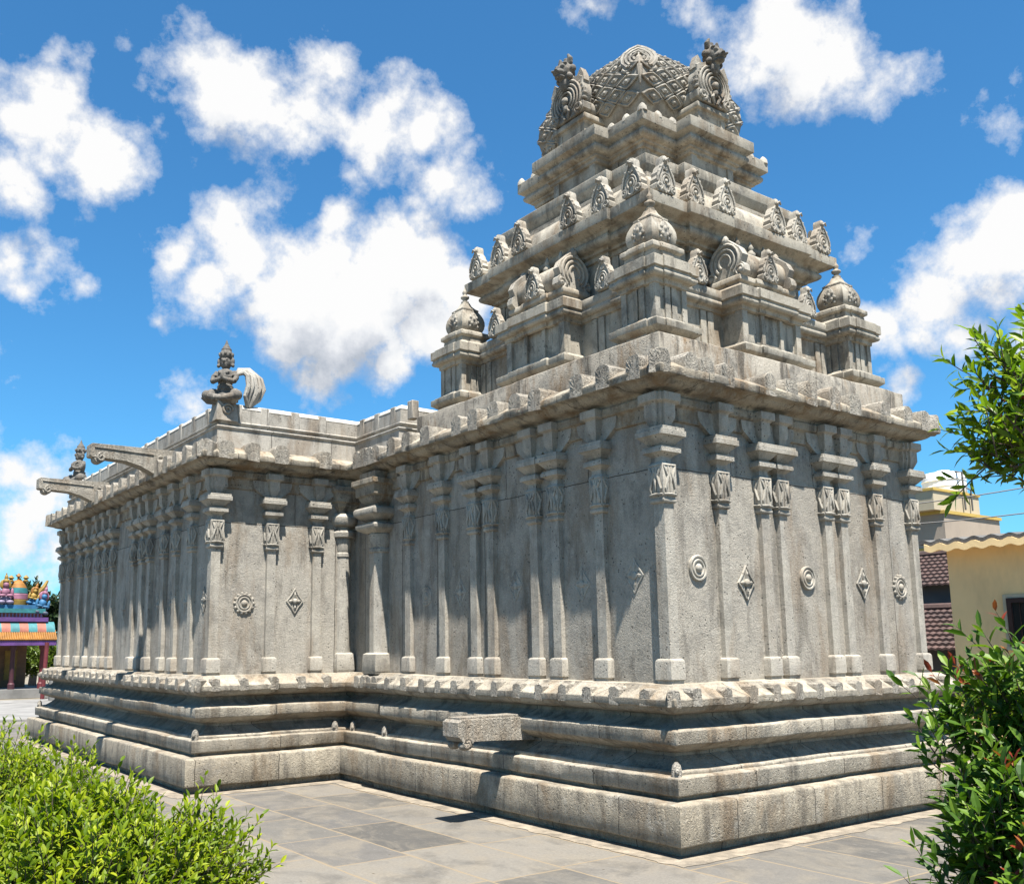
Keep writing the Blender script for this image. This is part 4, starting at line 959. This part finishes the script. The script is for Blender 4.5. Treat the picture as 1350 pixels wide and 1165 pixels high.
# ------------------------------------------------------------------ painted shrine far left
def paint(n, c): return plain('paint_' + n, tuple(x * 0.48 for x in c), 0.65, 0.3, 5, 0.2, dirt=tuple(x * 0.2 + 0.01 for x in c))
PT = dict(orange=paint('orange', (0.72, 0.30, 0.03)), teal=paint('teal', (0.05, 0.42, 0.45)), purple=paint('purple', (0.28, 0.10, 0.45)), blue=paint('blue', (0.05, 0.30, 0.62)), pink=paint('pink', (0.70, 0.28, 0.42)), salmon=paint('salmon', (0.75, 0.22, 0.12)), gold=paint('gold', (0.70, 0.42, 0.05)), red=paint('red', (0.35, 0.04, 0.05)), lilac=paint('lilac', (0.52, 0.42, 0.62)), grey=paint('slate', (0.16, 0.20, 0.28)), maroon=paint('maroon', (0.16, 0.03, 0.05)), skin=paint('ochre', (0.45, 0.22, 0.09)))
sh = empty('painted_shrine', (0.35, 32, GZ)); tag(sh, 'brightly painted small shrine with orange tiled eaves at the left edge', 'shrine')
HX = 1.82
def sbox(name, mat, *a, **k):
    mb = MB(); mb.b2(*a); return mb.build(name, PT[mat] if isinstance(mat, str) else mat, sh, **k)
sbox('floor_slab', M['lane'], -HX, HX, 0.0, 3.4, 0, 0.32)
for x in (-1.55, -0.55, 0.45, 1.45):
    mb = MB(); mb.lathe([(0.12, 0.32), (0.12, 0.5), (0.085, 0.55), (0.08, 1.7), (0.12, 1.78), (0.13, 1.9)], c=(x, 0.25, 0), n=14); mb.build('post', PT['red'] if x > 1 or x < -1 else PT['maroon'], sh)
sbox('back_wall', 'skin', -1.3, 1.3, 2.2, 2.5, 0.32, 1.95); 
for x in (-0.9, 0.0, 0.75):
    mb = MB()
    for z in (0.6, 0.9, 1.2, 1.5): mb.b2(x - 0.22, x + 0.22, 2.14, 2.2, z, z + 0.2)
    mb.b2(x - 0.2, x + 0.2, 2.16, 2.2, 0.6, 1.7); mb.build('door_panel', PT['gold'], sh)
sbox('purple_fascia', 'purple', -HX - 0.02, HX + 0.02, -0.14, 3.5, 1.88, 2.06)
mb = MB()
for k in range(48): x = -HX + 2 * HX * k / 47; mb.tube([(x, -0.16, 2.07), (x, 0.02, 2.22), (x, 0.2, 2.42)], 0.042, 6)
mb.b2(-HX, HX, 0.02, 3.4, 2.06, 2.12); mb.build('orange_eave', PT['orange'], sh)
mb1, mb2 = MB(), MB()
for k in range(12):
    x0 = -HX + 2 * HX * k / 12; x1 = x0 + 2 * HX / 12; q = (mb1, mb2)[k % 2]
    rings = [[(x, y, z) for y, z in ((0.1, 2.36), (0.12, 2.46), (0.22, 2.62), (0.4, 2.74), (0.6, 2.74), (0.6, 2.36))] for x in (x0, x1)]; q.loft(rings)
mb1.build('curved_cornice_stripe', PT['salmon'], sh); mb2.build('curved_cornice_stripe', PT['teal'], sh)
sbox('purple_ledge', 'purple', -1.6, 1.6, 0.28, 3.0, 2.745, 2.90); sbox('red_recess', 'salmon', -1.45, 1.45, 0.5, 2.9, 2.90, 3.06)
mb = MB()
for k in range(24): mb.b2(-1.45 + k * 0.122, -1.40 + k * 0.122, 0.46, 0.52, 2.90, 3.06)
mb.build('baluster_row', PT['lilac'], sh)
sbox('teal_ledge', 'teal', -1.5, 1.5, 0.38, 2.9, 3.065, 3.22); sbox('blue_ledge', 'blue', -1.35, 1.35, 0.5, 2.8, 3.225, 3.36)
mb = MB(); mb.lathe([(0.36, 3.36), (0.38, 3.55), (0.34, 3.58)], c=(0.62, 1.0, 0), n=20); mb.build('painted_dome', PT['gold'], sh)
mb = MB(); mb.lathe([(0.37, 3.58), (0.36, 3.76), (0.33, 3.80)], c=(0.62, 1.0, 0), n=20); mb.build('painted_dome', PT['pink'], sh)
mb = MB(); mb.lathe([(0.35, 3.80), (0.33, 3.98), (0.3, 4.0)], c=(0.62, 1.0, 0), n=20); mb.build('painted_dome', PT['teal'], sh)
mb = MB(); mb.lathe([(0.32, 4.0), (0.26, 4.16), (0.12, 4.28), (0.05, 4.3), (0.04, 4.4), (0.09, 4.44), (0.02, 4.55)], c=(0.62, 1.0, 0), n=20); mb.build('painted_dome', PT['orange'], sh)
def painted_figure(x, y, z, s, robe, skin, head, lean=0.0):
    for nm, mat, parts in (('robe', robe, [((0, 0, .16), (.17, .15, .16)), ((.12, -.1, .08), (.12, .12, .07)), ((-.12, -.1, .08), (.12, .12, .07))]), ('body', skin, [((0, 0, .38), (.13, .1, .15)), ((0, -.02, .60), (.085, .085, .1)), ((.18, -.05, .36), (.05, .06, .15)), ((-.18, -.05, .36), (.05, .06, .15)), ((.1, -.16, .28), (.11, .05, .045)), ((-.1, -.16, .28), (.11, .05, .045))]), ('crown', head, [((0, 0, .72), (.09, .09, .08)), ((0, 0, .82), (.055, .055, .1)), ((0, 0, .92), (.02, .02, .06)), ((0, .08, .62), (.17, .03, .17))])):
        mb = MB(); mb.mat = Matrix.Translation((x, y, z)) @ Matrix.Rotation(lean, 4, 'Y') @ Matrix.Scale(s, 4)
        for c, r in parts: mb.ell(c, r, 10, 8)
        o = mb.build('painted_' + nm, PT[mat], sh, smooth=70)
painted_figure(-0.25, 0.7, 3.36, 1.05, 'grey', 'teal', 'gold'); painted_figure(0.14, 0.65, 3.36, 1.2, 'lilac', 'pink', 'gold'); painted_figure(-0.75, 0.7, 3.36, 0.9, 'pink', 'skin', 'orange')
painted_figure(1.34, 0.6, 3.0, 1.15, 'grey', 'blue', 'pink', 0.2); painted_figure(1.05, 0.75, 3.36, 0.9, 'blue', 'gold', 'orange', 0.25)
mb = MB(); mb.tube([(1.0, 0.9, 3.3), (1.25, 0.85, 3.75), (1.5, 0.85, 4.05), (1.62, 0.85, 4.3)], [.09, .1, .08, .04], 8); mb.tube([(1.2, 0.85, 3.95), (1.5, 0.85, 3.7), (1.62, .85, 3.5)], [.05, .07, .04], 8); mb.build('scroll_finial', PT['gold'], sh)
for x, z in ((0.34, 4.3), (0.85, 4.32)):
    mb = MB(); mb.lathe([(0.06, 0), (0.1, 0.05), (0.05, 0.1), (0.11, 0.16), (0.02, 0.26)], c=(x, 0.85, z - .1), n=12); mb.build('gold_pot', PT['gold'], sh)
sbox('low_wall', M['lane'], 1.25, 3.2, -2.2, -2.0, 0, 0.72)
mb = MB()
for z in (0.86, 1.0): mb.tube([(1.25, -2.1, z), (3.2, -2.1, z)], 0.03, 6)
for x in (1.27, 1.75, 2.25, 2.75): mb.tube([(x, -2.1, 0.7), (x, -2.1, 1.03)], 0.022, 6)
mb.build('railing', PT['lilac'], sh)
mb = MB(); mb.tube([(0, 0, 0), (0.03, 0, 1.0), (0.06, 0, 1.98)], 0.075, 10)
o = mb.build('post', PT['red'], sh, loc=(1.28, -0.95, 0))
tag(sheet('kerb', -20, 8, 29.2, 29.5, GZ + 0.0, M['lane']), kind='structure')

# ------------------------------------------------------------------ foliage
def leaf(mb, p, dr, up, L, wd, droop=0.15, fold=0.25):
    dr = dr.normalized(); side = dr.cross(up); side = side.normalized() if side.length > 1e-4 else dr.orthogonal().normalized(); nrm = side.cross(dr).normalized()
    P = []
    for t, k in ((0.0, 0.0), (0.33, 0.85), (0.68, 0.80), (1.0, 0.0)):
        c = p + dr * (L * t) - nrm * (droop * L * t * t)
        if k == 0: P.append(c)
        else: e = nrm * (fold * wd * k * 0.5); P += [c - side * (wd * k / 2) + e, c, c + side * (wd * k / 2) + e]
    b = len(mb.v); mb.v.extend([tuple(q) for q in P])
    for f in ((0, 2, 1), (0, 3, 2), (1, 2, 5, 4), (2, 3, 6, 5), (4, 5, 7), (5, 6, 7)): mb.face([b + i for i in f])
def shoot(mf, mw, p, dr, L, n, ll, lw, rnd, tip=0, stem=0.003, spread=0.9):
    dr = dr.normalized(); bend = Vector((rnd.uniform(-.3, .3), rnd.uniform(-.3, .3), rnd.uniform(0.0, .35)))
    pts = [p + dr * L * t + bend * L * t * t * 0.5 for t in (0, .35, .7, 1.0)]
    if mw is not None: mw.tube(pts, [stem, stem * .9, stem * .7, stem * .4], 4, cap=False)
    a0 = rnd.uniform(0, 6.28)
    for i in range(n):
        t = 0.12 + 0.88 * i / max(1, n - 1); k = min(2, int(t * 3)); q = pts[k].lerp(pts[k + 1], t * 3 - k) if k < 3 else pts[3]
        ax = (pts[3] - pts[0]).normalized(); o = ax.orthogonal().normalized(); a = a0 + i * 2.4 + rnd.uniform(-.3, .3)
        rad = Matrix.Rotation(a, 3, ax) @ o
        sp = spread * (1.15 - 0.75 * t)
        d = ax * (1 - 0.55 * sp) + rad * sp + Vector((0, 0, rnd.uniform(-.15, .2)))
        s = (1.0 - 0.35 * abs(t - 0.5)) * rnd.uniform(0.75, 1.15)
        mf.mi = 1 if (tip and t > 1 - tip) else 0
        leaf(mf, q, d, ax + rad * 0.2 + Vector((0, 0, .2)), ll * s * (0.75 if mf.mi else 1), lw * s * (0.8 if mf.mi else 1), rnd.uniform(0.05, .35), rnd.uniform(.1, .5))
    mf.mi = 0
def foliage_build(t, mf, mw, mats, wood):
    o = mf.build('foliage', mats, t, smooth=0); 
    o2 = mw.build('branches', wood, t, smooth=50); return o
M['leafY'] = leaf_mat('bright_green_leaf', (0.12, 0.20, 0.008), (0.28, 0.375, 0.010), (0.52, 0.575, 0.02), 0.42, 0.5)
M['leafD'] = leaf_mat('deep_green_leaf', (0.05, 0.12, 0.012), (0.11, 0.22, 0.018), (0.26, 0.40, 0.03), 0.34, 0.5)
M['leafT'] = leaf_mat('mid_green_leaf', (0.09, 0.18, 0.012), (0.24, 0.37, 0.02), (0.46, 0.58, 0.03), 0.42, 0.4)
M['leafR'] = leaf_mat('red_young_leaf', (0.22, 0.03, 0.02), (0.36, 0.07, 0.03), (0.42, 0.18, 0.05), 0.3, 0.35)
M['leafB'] = leaf_mat('far_tree_leaf', (0.015, 0.035, 0.01), (0.03, 0.06, 0.014), (0.06, 0.09, 0.02), 0.2, 0.5)
M['leafP'] = leaf_mat('palm_leaf', (0.08, 0.13, 0.015), (0.13, 0.19, 0.02), (0.22, 0.28, 0.03), 0.3, 0.4)
M['bark'] = plain('bark', (0.11, 0.08, 0.055), 0.9, 0.3, 12, 0.6)
def clumps_shrub(name, label, cat, group, centre, rx, ry, h, nsh, ll, lw, seed, mats, L=(0.14, 0.26), nl=(9, 13), lumps=9, tip=0.0, tipprob=0.0, zmin=0.08, upw=0.9, lumplist=None):
    rnd = random.Random(seed); t = empty(name, centre); tag(t, label, cat, group)
    mf, mw = MB(), MB()
    lump = []
    for i in range(lumps):
        a = rnd.uniform(0, 6.28); r = rnd.uniform(0.1, 0.75) ** 0.6
        lump.append((Vector((rx * r * math.cos(a), ry * r * math.sin(a), h * rnd.uniform(0.42, 0.78) * (1.08 - 0.3 * r))), rnd.uniform(0.32, 0.5) * min(rx, ry, h)))
    lump.append((Vector((0, 0, h * 0.45)), 0.62 * min(rx, ry, h)))
    if lumplist: lump = [(Vector(q), r) for q, r in lumplist]
    for c, r in lump:   # woody limbs
        mw.tube([(0, 0, 0), tuple(c * 0.5 + Vector((rnd.uniform(-.05, .05), rnd.uniform(-.05, .05), 0))), tuple(c)], [0.018, 0.012, 0.005], 6)
    for i in range(nsh):
        c, r = rnd.choices(lump, [q[1] ** 2 for q in lump])[0] if lumplist else lump[rnd.randrange(len(lump))]
        d = Vector((rnd.gauss(0, 1), rnd.gauss(0, 1), rnd.gauss(0.15, 0.9))).normalized()
        kx, ky = (1, 1) if lumplist else (rx / min(rx, ry, h), ry / min(rx, ry, h))
        p = c + Vector((d.x * r * kx, d.y * r * ky, d.z * r * 0.9)) * rnd.uniform(0.45, 1.05) ** 0.7
        if p.z < zmin: p.z = zmin + rnd.uniform(0, .12)
        shoot(mf, mw, p, d * 0.8 + Vector((0, 0, upw)), rnd.uniform(*L) * rnd.choice((0.8, 1, 1, 1.35)), rnd.randint(*nl), ll, lw, rnd, tip if rnd.random() < tipprob else 0)
    foliage_build(t, mf, mw, mats, M['bark']); return t
BUSH = []
rb = random.Random(4)
for u, zz, r in ((0.0, 0.95, .26), (-.10, 0.62, .27), (0.16, 0.62, .28), (-0.12, 0.30, .28), (0.18, 0.30, .3), (0.14, 1.18, .20), (-0.02, 1.38, .13), (-0.21, 1.24, .10), (0.12, 1.47, .13), (0.0, 0.15, .3), (0.26, 0.95, .25), (0.04, 1.62, .07), (-.16, .93, .14), (0.22, 1.58, .08)):
    dp = rb.uniform(-.18, .18); BUSH.append(((u * .816 + dp * .571, -u * .577 + dp * .805, zz), r))
SG = 'bright green shrubs at the lower left'
clumps_shrub('shrub', 'bright yellow green leafy shrub nearest the camera at the lower left', 'shrub', SG, (-4.95, -0.75, GZ), 0.80, 0.62, 0.98, 2700, 0.060, 0.026, 3, M['leafY'], lumps=12)
clumps_shrub('shrub', 'bright green shrub further back along the left paving edge', 'shrub', SG, (-5.15, 1.3, GZ), 0.70, 0.8, 1.12, 2000, 0.056, 0.024, 5, M['leafY'], lumps=10)
clumps_shrub('bush', 'dark green glossy bush with red young leaves at the lower right', 'bush', None, (-1.97, -3.66, GZ), 0.47, 0.45, 1.72, 1150, 0.10, 0.036, 11, [M['leafD'], M['leafR']], L=(0.12, 0.24), nl=(8, 12), tip=0.28, tipprob=0.14, lumplist=BUSH)
# tree with branches reaching in from the right
def broad_tree(name, label, cat, group, base, trunk_top, crown_c, crad, nb, nsh, ll, lw, seed, mats, tip=0.0, tipprob=0.0, L=(0.15, 0.32), nl=(8, 12), tr=0.06):
    rnd = random.Random(seed); t = empty(name, base); tag(t, label, cat, group)
    B = Vector(base); mf, mw, mt = MB(), MB(), MB()
    tt = Vector(trunk_top) - B; cc = Vector(crown_c) - B
    mt.tube([(0, 0, -0.1), tuple(tt * 0.35 + Vector((.06, .03, 0)) * tr * 10), tuple(tt * 0.7), tuple(tt)], [tr * 1.25, tr, tr * .85, tr * .6], 10)
    mt.build('trunk', M['bark'], t, smooth=60)
    ends = []
    for i in range(nb):
        d = Vector((rnd.gauss(0, 1), rnd.gauss(0, 1), rnd.gauss(0.0, 0.8))).normalized()
        e = cc + Vector((d.x * crad[0], d.y * crad[1], d.z * crad[2])) * rnd.uniform(0.55, 0.95)
        s = tt * rnd.uniform(0.6, 1.0); mid = s.lerp(e, 0.5) + Vector((0, 0, rnd.uniform(-.05, .12) * crad[2]))
        mw.tube([tuple(s), tuple(s.lerp(mid, .5)), tuple(mid), tuple(mid.lerp(e, .5)), tuple(e)], [tr * .4, tr * .33, tr * .25, tr * .17, tr * .08], 6)
        ends.append((s, mid, e))
    for i in range(nsh):
        s, mid, e = ends[rnd.randrange(nb)]; u = rnd.uniform(0.1, 1.0) ** 0.6
        p = mid.lerp(e, u) + Vector((rnd.gauss(0, 1), rnd.gauss(0, 1), rnd.gauss(0, 1))) * 0.10 * min(crad)
        d = (e - mid).normalized() * 0.6 + Vector((rnd.gauss(0, .6), rnd.gauss(0, .6), rnd.gauss(0.25, .5)))
        shoot(mf, mw, p, d, rnd.uniform(*L), rnd.randint(*nl), ll, lw, rnd, tip if rnd.random() < tipprob else 0, stem=0.004 * max(1, ll / .1))
    mf.build('crown', mats, t, smooth=0); mw.build('branches', M['bark'], t, smooth=50); return t
broad_tree('broadleaf_tree', 'green tree with red shoot tips reaching in at the upper right', 'tree', None, (-0.35, -3.95, GZ), (-0.45, -3.8, 3.0), (-0.66, -3.66, 2.93), (0.70, 0.62, 0.70), 38, 760, 0.105, 0.038, 21, [M['leafT'], M['leafR']], 0.25, 0.10)
# greenery behind the painted shrine and beside the sheds
TG = 'trees behind the painted shrine'
broad_tree('broadleaf_tree', 'dark green tree standing right behind the painted shrine', 'tree', TG, (3.9, 44, GZ), (3.9, 44, 2.7), (3.9, 44, 3.2), (1.5, 1.5, 1.3), 26, 700, 0.34, 0.15, 31, M['leafB'], L=(.4, .8), tr=.16)
broad_tree('broadleaf_tree', 'dark green tree standing at the left end behind the painted shrine', 'tree', TG, (-1.2, 46, GZ), (-1.2, 46, 2.4), (-1.0, 46, 3.0), (2.4, 1.8, 1.5), 26, 700, 0.34, 0.15, 32, M['leafB'], L=(.4, .8), tr=.16)
for i, (x, y, lab) in enumerate(((2.0, 38, 'low yellow green bush seen between the posts of the painted shrine'), (3.3, 37, 'low yellow green bush right of the painted shrine posts'), (0.2, 38.5, 'low yellow green bush at the left inside the painted shrine opening'))):
    clumps_shrub('bush', lab, 'bush', 'bushes behind the painted shrine', (x, y, GZ), 0.9, 0.7, 2.0, 330, 0.24, 0.085, 40 + i, M['leafP'], L=(.3, .6))
clumps_shrub('bush', 'small green bush by the foot of the low tiled shed', 'bush', None, (10.3, 1.9, GZ), 0.6, 0.7, 1.0, 300, 0.13, 0.05, 51, M['leafY'], L=(.2, .4))
# distant tree belt
rnd = random.Random(77); mb = MB()
for i in range(7000):
    a = rnd.uniform(-0.5, 1.75); r = rnd.uniform(150, 175); x = r * math.sin(a); y = r * math.cos(a); hh = 5.0 + 2.0 * noise.noise(Vector((a * 9, 0, 0)))
    p = Vector((x, y, rnd.uniform(0, 1) ** .7 * hh)); leaf(mb, p, Vector((rnd.gauss(0, 1), rnd.gauss(0, 1), rnd.gauss(.3, 1))), Vector((0, 0, 1)), rnd.uniform(0.9, 1.8), rnd.uniform(0.6, 1.1))
tag(mb.build('treeline', M['leafB'], None, smooth=0), 'far belt of trees along the horizon', 'trees', None, 'stuff')

# ------------------------------------------------------------------ camera
cam = bpy.data.cameras.new('camera'); co = bpy.data.objects.new('camera', cam); COL.objects.link(co)
cam.sensor_width = 36; cam.lens = 33.477; cam.shift_x = 0.0528; cam.shift_y = 0.0481; cam.clip_end = 4000; cam.clip_start = 0.05
yaw, pitch, roll = R(35.35277), R(9.131457), R(-0.508304)
F = Vector((math.sin(yaw) * math.cos(pitch), math.cos(yaw) * math.cos(pitch), math.sin(pitch)))
Rt = Vector((math.cos(yaw), -math.sin(yaw), 0)); U = Rt.cross(F)
R2 = Rt * math.cos(roll) + U * math.sin(roll); U2 = -Rt * math.sin(roll) + U * math.cos(roll)
mw_ = Matrix(((R2.x, U2.x, -F.x, -6.24589), (R2.y, U2.y, -F.y, -5.654209), (R2.z, U2.z, -F.z, 1.7), (0, 0, 0, 1)))
co.matrix_world = mw_; scene.camera = co

# ------------------------------------------------------------------ sun and sky
SD = Vector((-0.142, -0.373, 1.0)).normalized()      # towards the sun
sun = bpy.data.lights.new('sun', 'SUN'); so = bpy.data.objects.new('sun', sun); COL.objects.link(so)
sun.energy = 5.0; sun.angle = R(0.53); sun.color = (1.0, 0.955, 0.89)
so.rotation_euler = SD.to_track_quat('Z', 'Y').to_euler(); so.location = SD * 50
world = bpy.data.worlds.new('World'); scene.world = world; world.use_nodes = True
nt = world.node_tree; nt.nodes.clear(); g = N(nt)
sky = g.n('ShaderNodeTexSky'); sky.sky_type = 'NISHITA'; sky.sun_disc = False
sky.sun_elevation = math.asin(SD.z); sky.sun_rotation = math.atan2(SD.x, SD.y); sky.altitude = 300; sky.air_density = 1.0; sky.dust_density = 0.6; sky.ozone_density = 2.2
gen = g.n('ShaderNodeTexCoord').outputs['Generated']
# cumulus banks: (direction, angular radius) soft masks cut by fractal noise
CL = [((0.162,0.873,0.46),0.076,1),((0.202,0.87,0.449),0.064,1),((0.148,0.89,0.43),0.048,0.9),((0.176,0.856,0.487),0.041,0.8),((0.303,0.796,0.524),0.073,0.9),((0.261,0.802,0.538),0.048,0.75),((0.373,0.777,0.507),0.087,1.05),((0.43,0.761,0.486),0.076,1),((0.481,0.729,0.487),0.076,0.9),((0.506,0.726,0.465),0.06,0.8),((0.379,0.744,0.551),0.041,0.8),((0.439,0.731,0.522),0.05,0.75),((0.341,0.859,0.381),0.072,1.2),((0.406,0.84,0.361),0.109,1.35),((0.463,0.816,0.346),0.105,1.3),((0.495,0.78,0.382),0.079,1.25),((0.328,0.849,0.414),0.034,0.9),((0.42,0.802,0.424),0.039,0.9),((0.282,0.884,0.372),0.049,1.05),((0.522,0.792,0.318),0.071,1.1),((0.5,0.817,0.288),0.053,1),((0.312,0.881,0.356),0.061,1.15),((0.44,0.854,0.279),0.053,0.7),((0.539,0.761,0.361),0.053,1),((0.177,0.918,0.355),0.05,0.7),((0.152,0.923,0.355),0.035,0.65),((0.212,0.915,0.343),0.029,0.55),((0.199,0.968,0.154),0.062,0.78),((0.177,0.978,0.11),0.076,0.72),((0.216,0.959,0.185),0.022,0.5),((0.323,0.915,0.243),0.034,0.7),((0.166,0.972,0.167),0.043,0.8),((0.23,0.968,0.097),0.066,0.75),((0.7,0.473,0.535),0.069,0.8),((0.739,0.431,0.518),0.061,0.85),((0.767,0.414,0.49),0.047,0.8),((0.725,0.469,0.504),0.049,0.7),((0.642,0.518,0.565),0.035,0.5),((0.848,0.432,0.307),0.063,1.05),((0.862,0.375,0.342),0.074,1.2),((0.829,0.475,0.294),0.043,0.85),((0.858,0.357,0.37),0.04,1),((0.866,0.417,0.277),0.042,0.85),((0.851,0.47,0.237),0.025,0.65),((0.797,0.48,0.368),0.022,0.45),((0.829,0.344,0.441),0.039,0.62),((0.822,0.329,0.465),0.026,0.55),((0.547,0.535,0.643),0.081,0.8),((0.036,0.878,0.477),0.096,0.9),((0.914,0.294,0.279),0.128,1.1),((0.067,0.983,0.172),0.137,1.0),((0.845,0.25,0.472),0.091,0.7)]
nv = g.n('ShaderNodeVectorMath', operation='NORMALIZE'); g.l(gen, nv.inputs[0]); D = nv.outputs[0]
def dens(vec):
    m = None
    for (dx, dy, dz), rad, w in CL:
        ds = g.n('ShaderNodeVectorMath', operation='DISTANCE'); g.l(vec, ds.inputs[0]); ds.inputs[1].default_value = (dx, dy, dz)
        q = g.math('MULTIPLY_ADD', ds.outputs['Value'], -w / rad, w)
        m = q if m is None else g.math('SMOOTH_MAX', m, q, 0.12)
    return m
wn_ = g.n('ShaderNodeTexNoise'); wn_.inputs['Scale'].default_value = 7; wn_.inputs['Detail'].default_value = 3; g.l(D, wn_.inputs['Vector'])
wv = g.n('ShaderNodeVectorMath', operation='MULTIPLY_ADD'); g.l(wn_.outputs['Color'], wv.inputs[0]); wv.inputs[1].default_value = (0.05, 0.05, 0.05); 
off = g.n('ShaderNodeVectorMath', operation='ADD'); g.l(D, off.inputs[0]); off.inputs[1].default_value = (-0.025, -0.025, -0.025); g.l(off.outputs[0], wv.inputs[2])
mask = dens(wv.outputs[0])
def billow(vec, octs=((10, 0.42), (23, 0.24), (52, 0.13)), det=8):
    w = g.n('ShaderNodeTexNoise'); w.inputs['Scale'].default_value = 16; w.inputs['Detail'].default_value = 3; g.l(vec, w.inputs['Vector'])
    v = g.n('ShaderNodeVectorMath', operation='MULTIPLY_ADD'); g.l(w.outputs['Color'], v.inputs[0]); v.inputs[1].default_value = (0.055,) * 3; g.l(vec, v.inputs[2])
    acc = None
    for sc, k in octs:
        q = g.n('ShaderNodeTexVoronoi', feature='F1'); q.inputs['Scale'].default_value = sc; g.l(v.outputs[0], q.inputs['Vector'])
        t = g.math('MULTIPLY', g.math('SUBTRACT', 0.45, q.outputs['Distance']), k)
        acc = t if acc is None else g.math('ADD', acc, t)
    return g.math('ADD', g.math('ADD', acc, 0.5), g.math('MULTIPLY', g.math('SUBTRACT', g.noise(vec, 26, det, 0.66), 0.5), 0.85))
n1 = billow(D)
n0 = g.noise(D, 4.2, 3, 0.5)
dd = g.math('ADD', g.math('MULTIPLY', g.math('SUBTRACT', n1, 0.5), 2.0), g.math('MULTIPLY_ADD', mask, 1.3, 0.0))
alpha = g.ramp(dd, [(0.06, 0.0), (0.32, 0.34), (0.72, 1.0)])
# light from above: compare with the density a little higher up
up = g.n('ShaderNodeVectorMath', operation='ADD'); g.l(D, up.inputs[0]); up.inputs[1].default_value = (-0.006, -0.012, 0.034)
n2 = billow(up.outputs[0], ((10, 0.42), (23, 0.24)), 5)
shade = g.math('SUBTRACT', n2, n1)
up2 = g.n('ShaderNodeVectorMath', operation='ADD'); g.l(wv.outputs[0], up2.inputs[0]); up2.inputs[1].default_value = (-0.012, -0.02, 0.055)
mask_up = dens(up2.outputs[0])
belly = g.math('MULTIPLY', g.math('SUBTRACT', mask_up, mask), 0.95)
core = g.math('MULTIPLY_ADD', dd, 0.16, g.math('MULTIPLY_ADD', shade, 1.3, 0.20))
core = g.math('ADD', g.math('ADD', core, belly), g.math('MULTIPLY', g.math('SUBTRACT', n0, 0.5), 0.45))
ccol = g.ramp(core, [(0.22, (1.0, 1.0, 1.0)), (0.42, (0.90, 0.92, 0.95)), (0.66, (0.72, 0.75, 0.81)), (1.0, (0.50, 0.55, 0.63))])
bg1 = g.n('ShaderNodeBackground'); g.l(g.mix(1.0, sky.outputs[0], (0.40, 0.93, 1.19), 'MULTIPLY'), bg1.inputs[0]); bg1.inputs[1].default_value = 0.0525
bg2 = g.n('ShaderNodeBackground'); g.l(ccol, bg2.inputs[0]); bg2.inputs[1].default_value = 0.325
mx = g.n('ShaderNodeMixShader'); g.l(alpha, mx.inputs[0]); g.l(bg1.outputs[0], mx.inputs[1]); g.l(bg2.outputs[0], mx.inputs[2])
wo = g.n('ShaderNodeOutputWorld'); g.l(mx.outputs[0], wo.inputs['Surface'])
scene.view_settings.view_transform = 'Standard'; scene.view_settings.look = 'None'; scene.view_settings.exposure = 1.6; scene.view_settings.gamma = 1.0
scene.cycles.use_denoising = True
scene.cycles.max_bounces = 6; scene.cycles.transparent_max_bounces = 6
